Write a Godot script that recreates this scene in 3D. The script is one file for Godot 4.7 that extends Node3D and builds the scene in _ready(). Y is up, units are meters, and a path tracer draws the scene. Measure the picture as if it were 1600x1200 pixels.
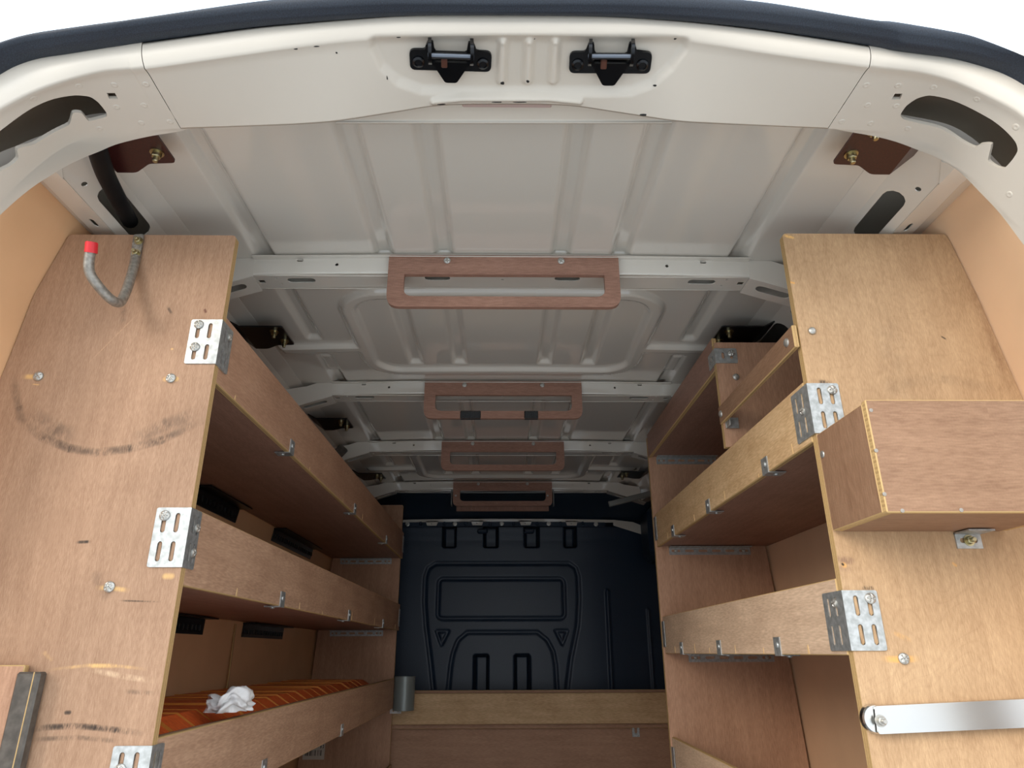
extends Node3D
# Load bay of a panel van seen from the open rear doors: cream roof, plywood racking on both sides, dark bulkhead in front.
# v(x, h, d): x to the right, h above the camera's height, d into the van.

const CY := 1.32
const F := 1079.14
const FLOOR_H := -0.80

var cam_basis: Basis
var org := {}
var taken := {}
var rng := RandomNumberGenerator.new()
var mat := {}
var screw_mesh: ArrayMesh
var nut_mesh: ArrayMesh
var weld_mesh: ArrayMesh


func v(x: float, h: float, d: float) -> Vector3:
	return Vector3(x, CY + h, -d)


func ray(px: float, py: float) -> Vector3:
	return cam_basis * Vector3((px - 800.0) / F, (600.0 - py) / F, -1.0)


func at_d(px: float, py: float, d: float) -> Vector3:
	var r := ray(px, py)
	return Vector3(0, CY, 0) + r * (-d / r.z)


func at_h(px: float, py: float, h: float) -> Vector3:
	var r := ray(px, py)
	return Vector3(0, CY, 0) + r * (h / r.y)


func on_plane(px: float, py: float, p0: Vector3, n: Vector3) -> Vector3:
	var r := ray(px, py)
	var o := Vector3(0, CY, 0)
	return o + r * ((p0 - o).dot(n) / r.dot(n))


# ---------------------------------------------------------------- mesh collector
class MB:
	var p := PackedVector3Array()
	var n := PackedVector3Array()
	var uv := PackedVector2Array()

	func tri3(a: Vector3, b: Vector3, c: Vector3, na: Vector3, nb: Vector3, nc: Vector3, ua := Vector2.ZERO, ub := Vector2.ZERO, uc := Vector2.ZERO) -> void:
		var g := (b - a).cross(c - a)
		if g.length_squared() < 1e-18:
			return
		if g.dot(na + nb + nc) > 0.0:
			p.append_array([a, c, b]); n.append_array([na, nc, nb]); uv.append_array([ua, uc, ub])
		else:
			p.append_array([a, b, c]); n.append_array([na, nb, nc]); uv.append_array([ua, ub, uc])

	func tri(a: Vector3, b: Vector3, c: Vector3, nn: Vector3, ua := Vector2.ZERO, ub := Vector2.ZERO, uc := Vector2.ZERO) -> void:
		tri3(a, b, c, nn, nn, nn, ua, ub, uc)

	func quad(a: Vector3, b: Vector3, c: Vector3, d: Vector3, out: Vector3, ua := Vector2.ZERO, ub := Vector2.ZERO, uc := Vector2.ZERO, ud := Vector2.ZERO) -> void:
		var nn := (c - a).cross(d - b).normalized()
		if nn.dot(out) < 0.0:
			nn = -nn
		tri3(a, b, c, nn, nn, nn, ua, ub, uc)
		tri3(a, c, d, nn, nn, nn, ua, uc, ud)

	# grid of points with smooth normals, on the side of «out»
	func grid(pts: Array, cols: int, rows: int, out: Vector3, uvs: Array = [], toward = null) -> void:
		var nr := PackedVector3Array()
		nr.resize(cols * rows)
		for j in rows:
			for i in cols:
				var dx: Vector3 = pts[j * cols + mini(i + 1, cols - 1)] - pts[j * cols + maxi(i - 1, 0)]
				var dy: Vector3 = pts[mini(j + 1, rows - 1) * cols + i] - pts[maxi(j - 1, 0) * cols + i]
				var m := dx.cross(dy).normalized()
				nr[j * cols + i] = m if out == Vector3.ZERO or m.dot(out) >= 0.0 else -m
		if toward != null:                                 # one sign for the whole sheet
			var mid := (rows / 2) * cols + cols / 2
			if nr[mid].dot(toward - pts[mid]) < 0.0:
				for k in nr.size():
					nr[k] = -nr[k]
		for j in rows - 1:
			for i in cols - 1:
				var a := j * cols + i
				var b := a + 1
				var c := a + cols + 1
				var d := a + cols
				var z := Vector2.ZERO
				var has := uvs.size() > 0
				tri3(pts[a], pts[b], pts[c], nr[a], nr[b], nr[c], uvs[a] if has else z, uvs[b] if has else z, uvs[c] if has else z)
				tri3(pts[a], pts[c], pts[d], nr[a], nr[c], nr[d], uvs[a] if has else z, uvs[c] if has else z, uvs[d] if has else z)

	# chamfered box: centre c, basis b (columns are the axes), size s; the two faces across axis «thick» go to «flat» if given
	func box(c: Vector3, s: Vector3, bev := 0.0, b := Basis.IDENTITY, grain := 2, flat: MB = null, thick := -1, uo := Vector2.ZERO) -> void:
		var hs := s * 0.5
		bev = minf(bev, minf(hs.x, minf(hs.y, hs.z)) * 0.9)
		for k in 3:
			var i := (k + 1) % 3
			var j := (k + 2) % 3
			for sg in [-1.0, 1.0]:
				var q := []
				var u := []
				for cr in [[-1, -1], [1, -1], [1, 1], [-1, 1]]:
					var l := Vector3.ZERO
					l[k] = sg * hs[k]
					l[i] = cr[0] * (hs[i] - bev)
					l[j] = cr[1] * (hs[j] - bev)
					q.append(c + b * l)
					u.append((Vector2(l[j], l[i]) if grain == i else Vector2(l[i], l[j])) + uo)
				var t: MB = flat if flat != null and k == thick else self
				t.quad(q[0], q[1], q[2], q[3], b[k] * sg, u[0], u[1], u[2], u[3])
		if bev <= 0.0:
			return
		for k in 3:                                        # edges along axis k
			var i := (k + 1) % 3
			var j := (k + 2) % 3
			for si in [-1.0, 1.0]:
				for sj in [-1.0, 1.0]:
					var q := []
					for e in [[-1.0, 0], [1.0, 0], [1.0, 1], [-1.0, 1]]:
						var l := Vector3.ZERO
						l[k] = e[0] * (hs[k] - bev)
						l[i] = si * (hs[i] if e[1] == 0 else hs[i] - bev)
						l[j] = sj * (hs[j] - bev if e[1] == 0 else hs[j])
						q.append(c + b * l)
					quad(q[0], q[1], q[2], q[3], b[i] * si + b[j] * sj)
		for sx in [-1.0, 1.0]:
			for sy in [-1.0, 1.0]:
				for sz in [-1.0, 1.0]:
					var sv := Vector3(sx, sy, sz)
					var a := c + b * (sv * Vector3(hs.x, hs.y - bev, hs.z - bev))
					var d := c + b * (sv * Vector3(hs.x - bev, hs.y, hs.z - bev))
					var e := c + b * (sv * Vector3(hs.x - bev, hs.y - bev, hs.z))
					tri(a, d, e, (b * sv).normalized())

	func lathe(base: Vector3, ax: Basis, prof: Array, seg := 16) -> void:      # prof: [r, z] along ax.z, smooth within a profile, split where a point repeats
		for k in prof.size() - 1:
			var r0: float = prof[k][0]
			var z0: float = prof[k][1]
			var r1: float = prof[k + 1][0]
			var z1: float = prof[k + 1][1]
			if is_equal_approx(r0, r1) and is_equal_approx(z0, z1):
				continue
			var nl := Vector2(z1 - z0, -(r1 - r0)).normalized()
			for s in seg:
				var a0 := TAU * s / seg
				var a1 := TAU * (s + 1) / seg
				var d0 := ax.x * cos(a0) + ax.y * sin(a0)
				var d1 := ax.x * cos(a1) + ax.y * sin(a1)
				var n0 := (d0 * nl.x + ax.z * nl.y)
				var n1 := (d1 * nl.x + ax.z * nl.y)
				var q0 := base + d0 * r0 + ax.z * z0
				var q1 := base + d1 * r0 + ax.z * z0
				var q2 := base + d1 * r1 + ax.z * z1
				var q3 := base + d0 * r1 + ax.z * z1
				tri3(q0, q1, q2, n0, n1, n1)
				tri3(q0, q2, q3, n0, n1, n0)

	func tube(path: Array, r, seg := 10, caps := true) -> void:
		var up := Vector3.UP
		var rings := []
		for k in path.size():
			var t: Vector3 = (path[mini(k + 1, path.size() - 1)] - path[maxi(k - 1, 0)]).normalized()
			if absf(t.dot(up)) > 0.95 and k == 0:
				up = Vector3.RIGHT
			var sx := up.cross(t).normalized()
			var sy := t.cross(sx)
			up = sy
			var rr: float = r[k] if r is Array else r
			var ring := []
			for s in seg:
				var a := TAU * s / seg
				ring.append([path[k] + (sx * cos(a) + sy * sin(a)) * rr, sx * cos(a) + sy * sin(a)])
			rings.append(ring)
		for k in rings.size() - 1:
			for s in seg:
				var a = rings[k][s]
				var b = rings[k][(s + 1) % seg]
				var c = rings[k + 1][(s + 1) % seg]
				var d = rings[k + 1][s]
				tri3(a[0], b[0], c[0], a[1], b[1], c[1])
				tri3(a[0], c[0], d[0], a[1], c[1], d[1])
		if caps:
			for e in [0, rings.size() - 1]:
				var t: Vector3 = (path[1] - path[0]).normalized() * -1.0 if e == 0 else (path[-1] - path[-2]).normalized()
				for s in seg:
					tri(path[e], rings[e][s][0], rings[e][(s + 1) % seg][0], t)


func stadium(c: Vector2, l: Vector2, r: float, seg := 6) -> PackedVector2Array:   # slot around the segment c - l .. c + l
	var out := PackedVector2Array()
	var a0 := l.angle()
	for k in seg + 1:
		var a := a0 - PI / 2 + PI * k / seg
		out.append(c + l + Vector2(cos(a), sin(a)) * r)
	for k in seg + 1:
		var a := a0 + PI / 2 + PI * k / seg
		out.append(c - l + Vector2(cos(a), sin(a)) * r)
	return out


func circle(c: Vector2, r: float, seg := 12) -> PackedVector2Array:
	var out := PackedVector2Array()
	for k in seg:
		out.append(c + Vector2(cos(TAU * k / seg), sin(TAU * k / seg)) * r)
	return out


func rounded(poly: Array, rad: Array, seg := 5) -> PackedVector2Array:   # polygon with a radius at each corner
	var out := PackedVector2Array()
	var n := poly.size()
	for k in n:
		var b: Vector2 = poly[k]
		var r: float = rad[k] if rad.size() == n else rad[0]
		var u: Vector2 = (poly[(k - 1 + n) % n] - b)
		var w: Vector2 = (poly[(k + 1) % n] - b)
		var rr := minf(r, minf(u.length(), w.length()) * 0.49)
		if rr < 1e-5:
			out.append(b)
			continue
		var p0 := b + u.normalized() * rr
		var p1 := b + w.normalized() * rr
		for s in seg + 1:
			var t := float(s) / seg
			out.append(p0.lerp(b, t).lerp(b.lerp(p1, t), t))
	return out


func rect2(x0: float, y0: float, x1: float, y1: float) -> PackedVector2Array:
	return PackedVector2Array([Vector2(x0, y0), Vector2(x1, y0), Vector2(x1, y1), Vector2(x0, y1)])


# sheet of thickness t cut to «outer» with holes; pos(Vector3(x, y, z)) puts z 0..t into the world; faces go to «mb», rims to «rim»
func sheet(mb: MB, rim: MB, outer: PackedVector2Array, holes: Array, t: float, pos: Callable, step := 0.0, grain_y := true, uo := Vector2.ZERO) -> void:
	var lo := Vector2(INF, INF)
	var hi := -lo
	for q in outer:
		lo = lo.min(q)
		hi = hi.max(q)
	var cuts := [lo.x - 1e-4, hi.x + 1e-4]
	for h in holes:
		var c := Vector2.ZERO
		for q in h:
			c += q
		cuts.append(c.x / h.size())
	if step > 0.0:
		var x := lo.x + step
		while x < hi.x - step * 0.3:
			cuts.append(x)
			x += step
	cuts.sort()
	for k in cuts.size() - 1:
		if cuts[k + 1] - cuts[k] < 1e-6:
			continue
		var pieces: Array = []
		pieces.append_array(Geometry2D.intersect_polygons(outer, rect2(cuts[k], lo.y - 1.0, cuts[k + 1], hi.y + 1.0)))
		for h in holes:
			var next := []
			for q in pieces:
				next.append_array(Geometry2D.clip_polygons(q, h))
			pieces = next
		for q in pieces:
			var ix := Geometry2D.triangulate_polygon(q)
			for i in range(0, ix.size(), 3):
				for z in [t, 0.0]:
					var a3: Vector3 = pos.call(Vector3(q[ix[i]].x, q[ix[i]].y, z))
					var b3: Vector3 = pos.call(Vector3(q[ix[i + 1]].x, q[ix[i + 1]].y, z))
					var c3: Vector3 = pos.call(Vector3(q[ix[i + 2]].x, q[ix[i + 2]].y, z))
					var back: Vector3 = pos.call(Vector3(q[ix[i]].x, q[ix[i]].y, t - z))
					var nn := (b3 - a3).cross(c3 - a3).normalized()
					if nn.dot(a3 - back) < 0.0:
						nn = -nn
					var us := []
					for m in 3:
						var w: Vector2 = q[ix[i + m]]
						us.append((w if grain_y else Vector2(w.y, w.x)) + uo)
					mb.tri(a3, b3, c3, nn, us[0], us[1], us[2])
	var loops := [outer]
	loops.append_array(holes)
	for li in loops.size():
		var lp: PackedVector2Array = loops[li]
		var c := Vector2.ZERO
		for q in lp:
			c += q
		c /= lp.size()
		var cw := Geometry2D.is_polygon_clockwise(lp)
		for k in lp.size():
			var a := lp[k]
			var b := lp[(k + 1) % lp.size()]
			if a.distance_to(b) < 1e-6:
				continue
			var e := (b - a).normalized()
			var o2 := Vector2(e.y, -e.x) * (1.0 if li == 0 else -1.0)
			if cw:
				o2 = -o2
			var m := (a + b) * 0.5
			var w0: Vector3 = pos.call(Vector3(m.x, m.y, 0))
			var w1: Vector3 = pos.call(Vector3(m.x + o2.x * 1e-3, m.y + o2.y * 1e-3, 0))
			var l := a.distance_to(b)
			rim.quad(pos.call(Vector3(a.x, a.y, 0)), pos.call(Vector3(b.x, b.y, 0)), pos.call(Vector3(b.x, b.y, t)), pos.call(Vector3(a.x, a.y, t)), w1 - w0, Vector2(0, 0), Vector2(0, l), Vector2(t, l), Vector2(t, 0))


# ---------------------------------------------------------------- nodes
func numbered(called: String) -> String:
	if not taken.has(called):
		taken[called] = 0
		return called
	taken[called] += 1
	return "%s_%03d" % [called, taken[called]]


func metas(o: Node, label: String, category := "", group := "", kind := "") -> void:
	if label: o.set_meta("label", label)
	if category: o.set_meta("category", category)
	if group: o.set_meta("group", group)
	if kind: o.set_meta("kind", kind)


func thing(called: String, at: Vector3, label: String, category: String, group := "", kind := "") -> Node3D:
	var o := Node3D.new()
	o.name = numbered(called)
	add_child(o)
	o.position = at
	org[o] = at
	metas(o, label, category, group, kind)
	return o


# one MeshInstance3D from [[MB, material], ...]; its origin is the middle of its underside
func put(called: String, surfaces: Array, parent: Node = null, label := "", category := "", group := "", kind := "") -> MeshInstance3D:
	var lo := Vector3(INF, INF, INF)
	var hi := -lo
	for s in surfaces:
		for q in s[0].p:
			lo = lo.min(q)
			hi = hi.max(q)
	var o0 := Vector3((lo.x + hi.x) / 2, lo.y, (lo.z + hi.z) / 2)
	var mesh := ArrayMesh.new()
	for s in surfaces:
		var m: MB = s[0]
		if m.p.is_empty():
			continue
		var a := []
		a.resize(Mesh.ARRAY_MAX)
		var pp := m.p.duplicate()
		for k in pp.size():
			pp[k] -= o0
		a[Mesh.ARRAY_VERTEX] = pp
		a[Mesh.ARRAY_NORMAL] = m.n
		a[Mesh.ARRAY_TEX_UV] = m.uv
		mesh.add_surface_from_arrays(Mesh.PRIMITIVE_TRIANGLES, a)
		mesh.surface_set_material(mesh.get_surface_count() - 1, s[1])
	var o := MeshInstance3D.new()
	o.mesh = mesh
	o.name = called if parent else numbered(called)
	(parent if parent else self).add_child(o, true)
	o.position = o0 - (org[parent] if parent else Vector3.ZERO)
	org[o] = o0
	metas(o, label, category, group, kind)
	return o


func inst(called: String, mesh: Mesh, parent: Node, at: Vector3, outward: Vector3, scale := 1.0, roll := 0.0, m: Material = null) -> MeshInstance3D:
	var z := outward.normalized()
	var x := (Vector3.UP if absf(z.y) < 0.9 else Vector3.RIGHT).cross(z).normalized()
	x = x.rotated(z, roll)
	var o := MeshInstance3D.new()
	o.mesh = mesh
	o.name = called
	if m: o.set_surface_override_material(0, m)
	parent.add_child(o, true)
	o.transform = Transform3D(Basis(x, z.cross(x), z).scaled(Vector3.ONE * scale), at - org[parent])
	return o


func raw_mesh(m: MB, material: Material) -> ArrayMesh:
	var a := []
	a.resize(Mesh.ARRAY_MAX)
	a[Mesh.ARRAY_VERTEX] = m.p
	a[Mesh.ARRAY_NORMAL] = m.n
	a[Mesh.ARRAY_TEX_UV] = m.uv
	var r := ArrayMesh.new()
	r.add_surface_from_arrays(Mesh.PRIMITIVE_TRIANGLES, a)
	r.surface_set_material(0, material)
	return r


# ---------------------------------------------------------------- materials
func noise(freq: float, sd: int, oct := 3) -> FastNoiseLite:
	var f := FastNoiseLite.new()
	f.seed = sd
	f.frequency = freq
	f.noise_type = FastNoiseLite.TYPE_SIMPLEX_SMOOTH
	f.fractal_octaves = oct
	return f


func streaks(w: int, h: int, squash: int, freq: float, sd: int) -> PackedByteArray:
	var im := noise(freq, sd).get_seamless_image(w, maxi(4, h / squash))
	im.resize(w, h, Image.INTERPOLATE_CUBIC)
	return im.get_data()


# veneer: u across the grain, v along it; colours are sRGB
func veneer(w: int, h: int, dark: Color, light: Color, sd: int, mottle: float, figure := 0.0, worn := 0.0) -> Image:
	var fine := streaks(w, h, 7, 0.33, sd)
	var mid := streaks(w, h, 14, 0.05, sd + 1)
	var blot := noise(0.006, sd + 2, 4).get_seamless_image(w, h).get_data()
	var grit := noise(0.35, sd + 3, 2).get_seamless_image(w, h).get_data()
	var bend := noise(0.004, sd + 4, 2).get_seamless_image(w, h).get_data()
	var scr := streaks(w, h, 6, 0.10, sd + 5)
	var out := PackedByteArray()
	out.resize(w * h * 3)
	for y in h:
		for x in w:
			var k := y * w + x
			var t := 0.5 + (fine[k] - 128) / 255.0 * 0.75 + (mid[k] - 128) / 255.0 * 0.38 + (blot[k] - 128) / 255.0 * mottle + (grit[k] - 128) / 255.0 * 0.30
			if figure > 0.0:
				var ph := sin((float(x) / w * 9.0 + (bend[k] - 128) / 255.0 * 7.0) * TAU)
				t -= maxf(0.0, ph - 0.72) * figure
			if worn > 0.0:
				t += maxf(0.0, (scr[k] - 168) / 255.0) * worn - maxf(0.0, (blot[k] - 150) / 255.0) * worn * 0.8
			t = clampf(t, 0.0, 1.0)
			var c := dark.lerp(light, t)
			out[k * 3] = int(c.r * 255)
			out[k * 3 + 1] = int(c.g * 255)
			out[k * 3 + 2] = int(c.b * 255)
	return Image.create_from_data(w, h, false, Image.FORMAT_RGB8, out)


func wood(im: Image, rough := 0.55, period := 0.5) -> StandardMaterial3D:
	im.generate_mipmaps()
	var m := StandardMaterial3D.new()
	m.albedo_texture = ImageTexture.create_from_image(im)
	m.roughness = rough
	m.metallic_specular = 0.35
	m.uv1_scale = Vector3(1.0 / period, 1.0 / period, 1)
	return m


func plain(c: Color, rough: float, metal := 0.0, spec := 0.5) -> StandardMaterial3D:
	var m := StandardMaterial3D.new()
	m.albedo_color = c
	m.roughness = rough
	m.metallic = metal
	m.metallic_specular = spec
	return m


func speckled(c0: Color, c1: Color, freq: float, sd: int, rough: float, metal := 0.0, scale := 4.0, size := 256) -> StandardMaterial3D:
	var im := noise(freq, sd, 4).get_seamless_image(size, size)
	im.convert(Image.FORMAT_RGB8)
	var d := im.get_data()
	for k in size * size:
		var c := c0.lerp(c1, clampf((d[k * 3] / 255.0 - 0.5) * 1.6 + 0.5, 0, 1))
		d[k * 3] = int(c.r * 255)
		d[k * 3 + 1] = int(c.g * 255)
		d[k * 3 + 2] = int(c.b * 255)
	var o := Image.create_from_data(size, size, false, Image.FORMAT_RGB8, d)
	o.generate_mipmaps()
	var m := plain(Color.WHITE, rough, metal)
	m.albedo_texture = ImageTexture.create_from_image(o)
	m.uv1_triplanar = true
	m.uv1_world_triplanar = true
	m.uv1_scale = Vector3.ONE * scale
	return m


# noisy dabs along a polyline given in pixels of an image: matter rubbed on or scraped off
func rub(im: Image, pts: Array, width: float, c: Color, strength: float, sd: int, patchy := 1.0) -> void:
	var f := noise(0.16, sd, 4)
	var g := noise(0.02, sd + 1, 2)
	var total := 0.0
	for k in pts.size() - 1:
		total += (pts[k] as Vector2).distance_to(pts[k + 1])
	var run := 0.0
	for k in pts.size() - 1:
		var a: Vector2 = pts[k]
		var b: Vector2 = pts[k + 1]
		run += a.distance_to(b)
		var lo := a.min(b) - Vector2.ONE * width
		var hi := a.max(b) + Vector2.ONE * width
		for y in range(maxi(0, int(lo.y)), mini(im.get_height(), int(hi.y) + 1)):
			for x in range(maxi(0, int(lo.x)), mini(im.get_width(), int(hi.x) + 1)):
				var q := Vector2(x, y)
				var near := Geometry2D.get_closest_point_to_segment(q, a, b)
				var e := q.distance_to(near) / width
				if e >= 1.0 or (k > 0 and near.is_equal_approx(a)):
					continue
				var along := (run - near.distance_to(b)) / maxf(total, 1.0)
				var taper := 1.0 if total < width * 5.0 else smoothstep(0.0, 0.22, along) * smoothstep(1.0, 0.78, along) * 0.85 + 0.15
				var s := (1.0 - e * e) * taper * strength * clampf(1.0 + patchy * (f.get_noise_2d(x * 1.5, y * 0.35) * 1.3 + g.get_noise_2d(x, y) * 1.1), 0.0, 1.6)
				im.set_pixel(x, y, im.get_pixel(x, y).lerp(c, clampf(s, 0, 1)))


func make_materials() -> void:
	mat.paint = plain(Color(0.835, 0.808, 0.76), 0.14, 0.0, 0.5)
	mat.paint.clearcoat_enabled = true
	mat.paint.clearcoat = 1.0
	mat.paint.clearcoat_roughness = 0.03
	mat.frame_paint = plain(Color(0.81, 0.775, 0.72), 0.33)
	mat.black_plastic = speckled(Color(0.125, 0.175, 0.235), Color(0.145, 0.20, 0.265), 0.2, 40, 0.38)
	mat.black_plastic.metallic_specular = 0.40
	mat.rubber = speckled(Color(0.065, 0.085, 0.115), Color(0.18, 0.215, 0.265), 0.3, 41, 0.55, 0.0, 9.0)
	mat.black_metal = plain(Color(0.05, 0.058, 0.072), 0.26, 0.3)
	mat.worn_steel = plain(Color(0.42, 0.44, 0.47), 0.3, 1.0)
	mat.zinc = speckled(Color(0.64, 0.65, 0.64), Color(0.76, 0.77, 0.765), 0.05, 42, 0.42, 0.7, 8.0)
	mat.bolt = plain(Color(0.72, 0.71, 0.68), 0.42, 0.75)
	mat.brass_bolt = plain(Color(0.70, 0.66, 0.52), 0.3, 1.0)
	mat.red_primer = speckled(Color(0.20, 0.09, 0.085), Color(0.26, 0.115, 0.105), 0.12, 43, 0.3, 0.0, 9.0)
	mat.black_paint = plain(Color(0.06, 0.065, 0.075), 0.3)
	mat.lining = speckled(Color(0.92, 0.735, 0.555), Color(0.94, 0.755, 0.575), 0.02, 44, 0.45, 0.0, 1.5)
	mat.lining_r = speckled(Color(0.92, 0.77, 0.62), Color(0.94, 0.79, 0.64), 0.02, 45, 0.45, 0.0, 1.5)
	mat.ply_edge = edge_material()
	mat.alu = plain(Color(0.86, 0.86, 0.85), 0.25, 1.0)
	mat.grey_bar = plain(Color(0.52, 0.52, 0.50), 0.4, 0.6)
	mat.galv_pipe = plain(Color(0.50, 0.53, 0.52), 0.38, 0.25)
	mat.orange = speckled(Color(0.76, 0.31, 0.12), Color(0.88, 0.41, 0.17), 0.05, 46, 0.5, 0.0, 8.0)
	mat.yellow_edge = plain(Color(0.76, 0.47, 0.17), 0.6)
	mat.tissue = plain(Color(0.86, 0.85, 0.84), 0.9)
	mat.red_cap = plain(Color(0.83, 0.16, 0.19), 0.45)
	mat.tape = speckled(Color(0.07, 0.075, 0.08), Color(0.16, 0.17, 0.17), 0.08, 47, 0.35, 0.0, 12.0)
	mat.concrete = speckled(Color(0.72, 0.72, 0.715), Color(0.78, 0.78, 0.775), 0.03, 48, 0.9, 0.0, 0.7)
	mat.van_floor = speckled(Color(0.545, 0.535, 0.52), Color(0.625, 0.615, 0.60), 0.05, 49, 0.7, 0.0, 2.0)
	mat.red_light = plain(Color(0.70, 0.61, 0.575), 0.3)
	mat.rusty = speckled(Color(0.30, 0.28, 0.255), Color(0.39, 0.365, 0.335), 0.05, 50, 0.5, 0.3, 5.0)
	mat.hose = plain(Color(0.03, 0.04, 0.055), 0.6, 0.0, 0.3)
	mat.nail = plain(Color(0.62, 0.59, 0.55), 0.5, 0.6)
	mat.hook_steel = speckled(Color(0.50, 0.48, 0.45), Color(0.68, 0.66, 0.62), 0.06, 51, 0.42, 0.55, 9.0)
	mat.splinter = plain(Color(0.84, 0.70, 0.50), 0.8)
	mat.copper = plain(Color(0.36, 0.22, 0.17), 0.5, 0.4)
	mat.chip = plain(Color(0.09, 0.085, 0.08), 0.7)
	mat.ply_a = wood(veneer(512, 512, Color(0.63, 0.475, 0.375), Color(0.78, 0.62, 0.505), 1, 0.30))          # reddish brown
	mat.ply_b = wood(veneer(512, 512, Color(0.575, 0.42, 0.28), Color(0.745, 0.575, 0.415), 11, 0.45, 0.5))      # tan, figured
	mat.ply_worn = wood(veneer(512, 512, Color(0.64, 0.50, 0.40), Color(0.82, 0.67, 0.55), 21, 0.45, 0.0, 0.8))
	mat.ply_gold = wood(veneer(512, 512, Color(0.72, 0.575, 0.41), Color(0.90, 0.77, 0.60), 31, 0.45, 0.0, 0.6))
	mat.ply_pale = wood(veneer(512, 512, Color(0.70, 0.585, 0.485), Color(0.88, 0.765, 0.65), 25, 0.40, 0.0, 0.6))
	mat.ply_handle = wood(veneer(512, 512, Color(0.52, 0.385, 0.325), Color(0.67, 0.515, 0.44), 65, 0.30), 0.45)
	mat.ply_box = wood(veneer(512, 512, Color(0.50, 0.375, 0.285), Color(0.63, 0.495, 0.39), 71, 0.35))


func edge_material() -> StandardMaterial3D:        # layered pale edge of plywood: u runs through the thickness
	var im := Image.create(32, 64, false, Image.FORMAT_RGB8)
	var f := noise(0.2, 77)
	for y in 64:
		for x in 32:
			var band := 0.5 + 0.5 * sin(float(x) / 32 * TAU * 2.5)
			var c := Color(0.68, 0.545, 0.36).lerp(Color(0.79, 0.66, 0.45), clampf(band + f.get_noise_2d(x * 2, y) * 0.8, 0, 1))
			im.set_pixel(x, y, c)
	var m := plain(Color.WHITE, 0.7)
	m.albedo_texture = ImageTexture.create_from_image(im)
	m.uv1_scale = Vector3(1.0 / 0.012, 20, 1)
	return m


func make_hardware() -> void:
	# pan head with a cross recess, radius 5.5 mm, axis +z
	var m := MB.new()
	var cols := 33
	var rows := 7
	var pts := []
	for j in rows:
		var rr := 0.0055 * j / (rows - 1)
		for i in cols:
			var a := TAU * i / (cols - 1)
			var q := Vector2(cos(a), sin(a)) * rr
			var z := 0.0034 * sqrt(maxf(0.0, 1.0 - pow(rr / 0.0056, 2) * 0.92))
			if (absf(q.x) < 0.0009 or absf(q.y) < 0.0009) and rr < 0.0044:
				z -= 0.0011
			pts.append(Vector3(q.x, q.y, z))
	m.grid(pts, cols, rows, Vector3(0, 0, 1))
	m.lathe(Vector3.ZERO, Basis.IDENTITY, [[0.0055, -0.001], [0.0055, 0.0009]], 24)
	screw_mesh = raw_mesh(m, mat.bolt)
	# washer, hexagon nut and bolt end, axis +z
	m = MB.new()
	m.lathe(Vector3.ZERO, Basis.IDENTITY, [[0.0085, 0.0], [0.0085, 0.0015], [0.0, 0.0015]], 18)
	m.lathe(Vector3.ZERO, Basis.IDENTITY, [[0.0062, 0.0015], [0.0062, 0.007], [0.0052, 0.0078], [0.0, 0.0078]], 6)
	m.lathe(Vector3.ZERO, Basis.IDENTITY, [[0.0035, 0.0078], [0.0035, 0.0135], [0.0028, 0.0145], [0.0, 0.0145]], 12)
	nut_mesh = raw_mesh(m, mat.brass_bolt)
	m = MB.new()
	m.lathe(Vector3.ZERO, Basis.IDENTITY, [[0.0036, 0.0], [0.0029, 0.0004], [0.0018, 0.0005], [0.0, 0.0002]], 16)
	weld_mesh = raw_mesh(m, mat.frame_paint)


# ---------------------------------------------------------------- door frame ring
# inner edge, crease, paint edge and seal edge of the rear frame, as read from the photograph; each lies in its own upright plane
var RING := [
	[[-40, 365], [-110, 250], [-130, 190], [-150, 150]], [[0, 317], [-50, 200], [-62, 148], [-70, 110]], [[33, 283], [0, 170], [-10, 122], [-15, 74]],
	[[67, 253], [33, 152], [25, 103], [20, 60]], [[100, 230], [67, 137], [62, 91], [58, 51]], [[133, 217], [110, 123], [107, 84], [105, 44]],
	[[187, 207], [160, 111], [157, 76], [155, 37]], [[247, 203], [200, 107], [197, 70], [195, 32]], [[283, 201], [227, 105], [223, 66], [222, 28]],
	[[400, 197], [390, 82], [390, 43], [390, 4]], [[470, 194], [470, 71], [470, 35], [470, -3]], [[530, 189], [540, 63], [540, 29], [540, -8]], [[615, 176], [620, 57], [620, 23], [620, -12]],
	[[690, 165], [700, 54], [700, 20], [700, -15]], [[790, 163], [790, 53], [790, 19], [790, -16]], [[885, 165], [880, 54], [880, 21], [880, -15]],
	[[965, 176], [960, 56], [960, 24], [960, -12]], [[1052, 189], [1045, 59], [1045, 30], [1045, -8]], [[1110, 193], [1120, 69], [1120, 37], [1120, -3]], [[1200, 197], [1210, 83], [1210, 48], [1210, 6]],
	[[1293, 201], [1357, 103], [1357, 71], [1355, 30]], [[1350, 204], [1390, 107], [1393, 78], [1395, 34]], [[1400, 208], [1433, 112], [1437, 84], [1440, 41]],
	[[1433, 217], [1470, 120], [1475, 89], [1480, 48]], [[1467, 233], [1505, 132], [1512, 97], [1517, 56]], [[1500, 260], [1550, 153], [1562, 113], [1570, 76]],
	[[1533, 290], [1590, 175], [1600, 133], [1610, 94]], [[1567, 327], [1625, 205], [1638, 160], [1650, 120]], [[1600, 363], [1665, 245], [1680, 200], [1690, 160]], [[1635, 410], [1710, 300], [1728, 250], [1740, 210]]]
const SEAM_L := 14.0
const SEAM_R := 26.0
var r3 := [[], [], [], []]
var rp := [[], []]


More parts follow.
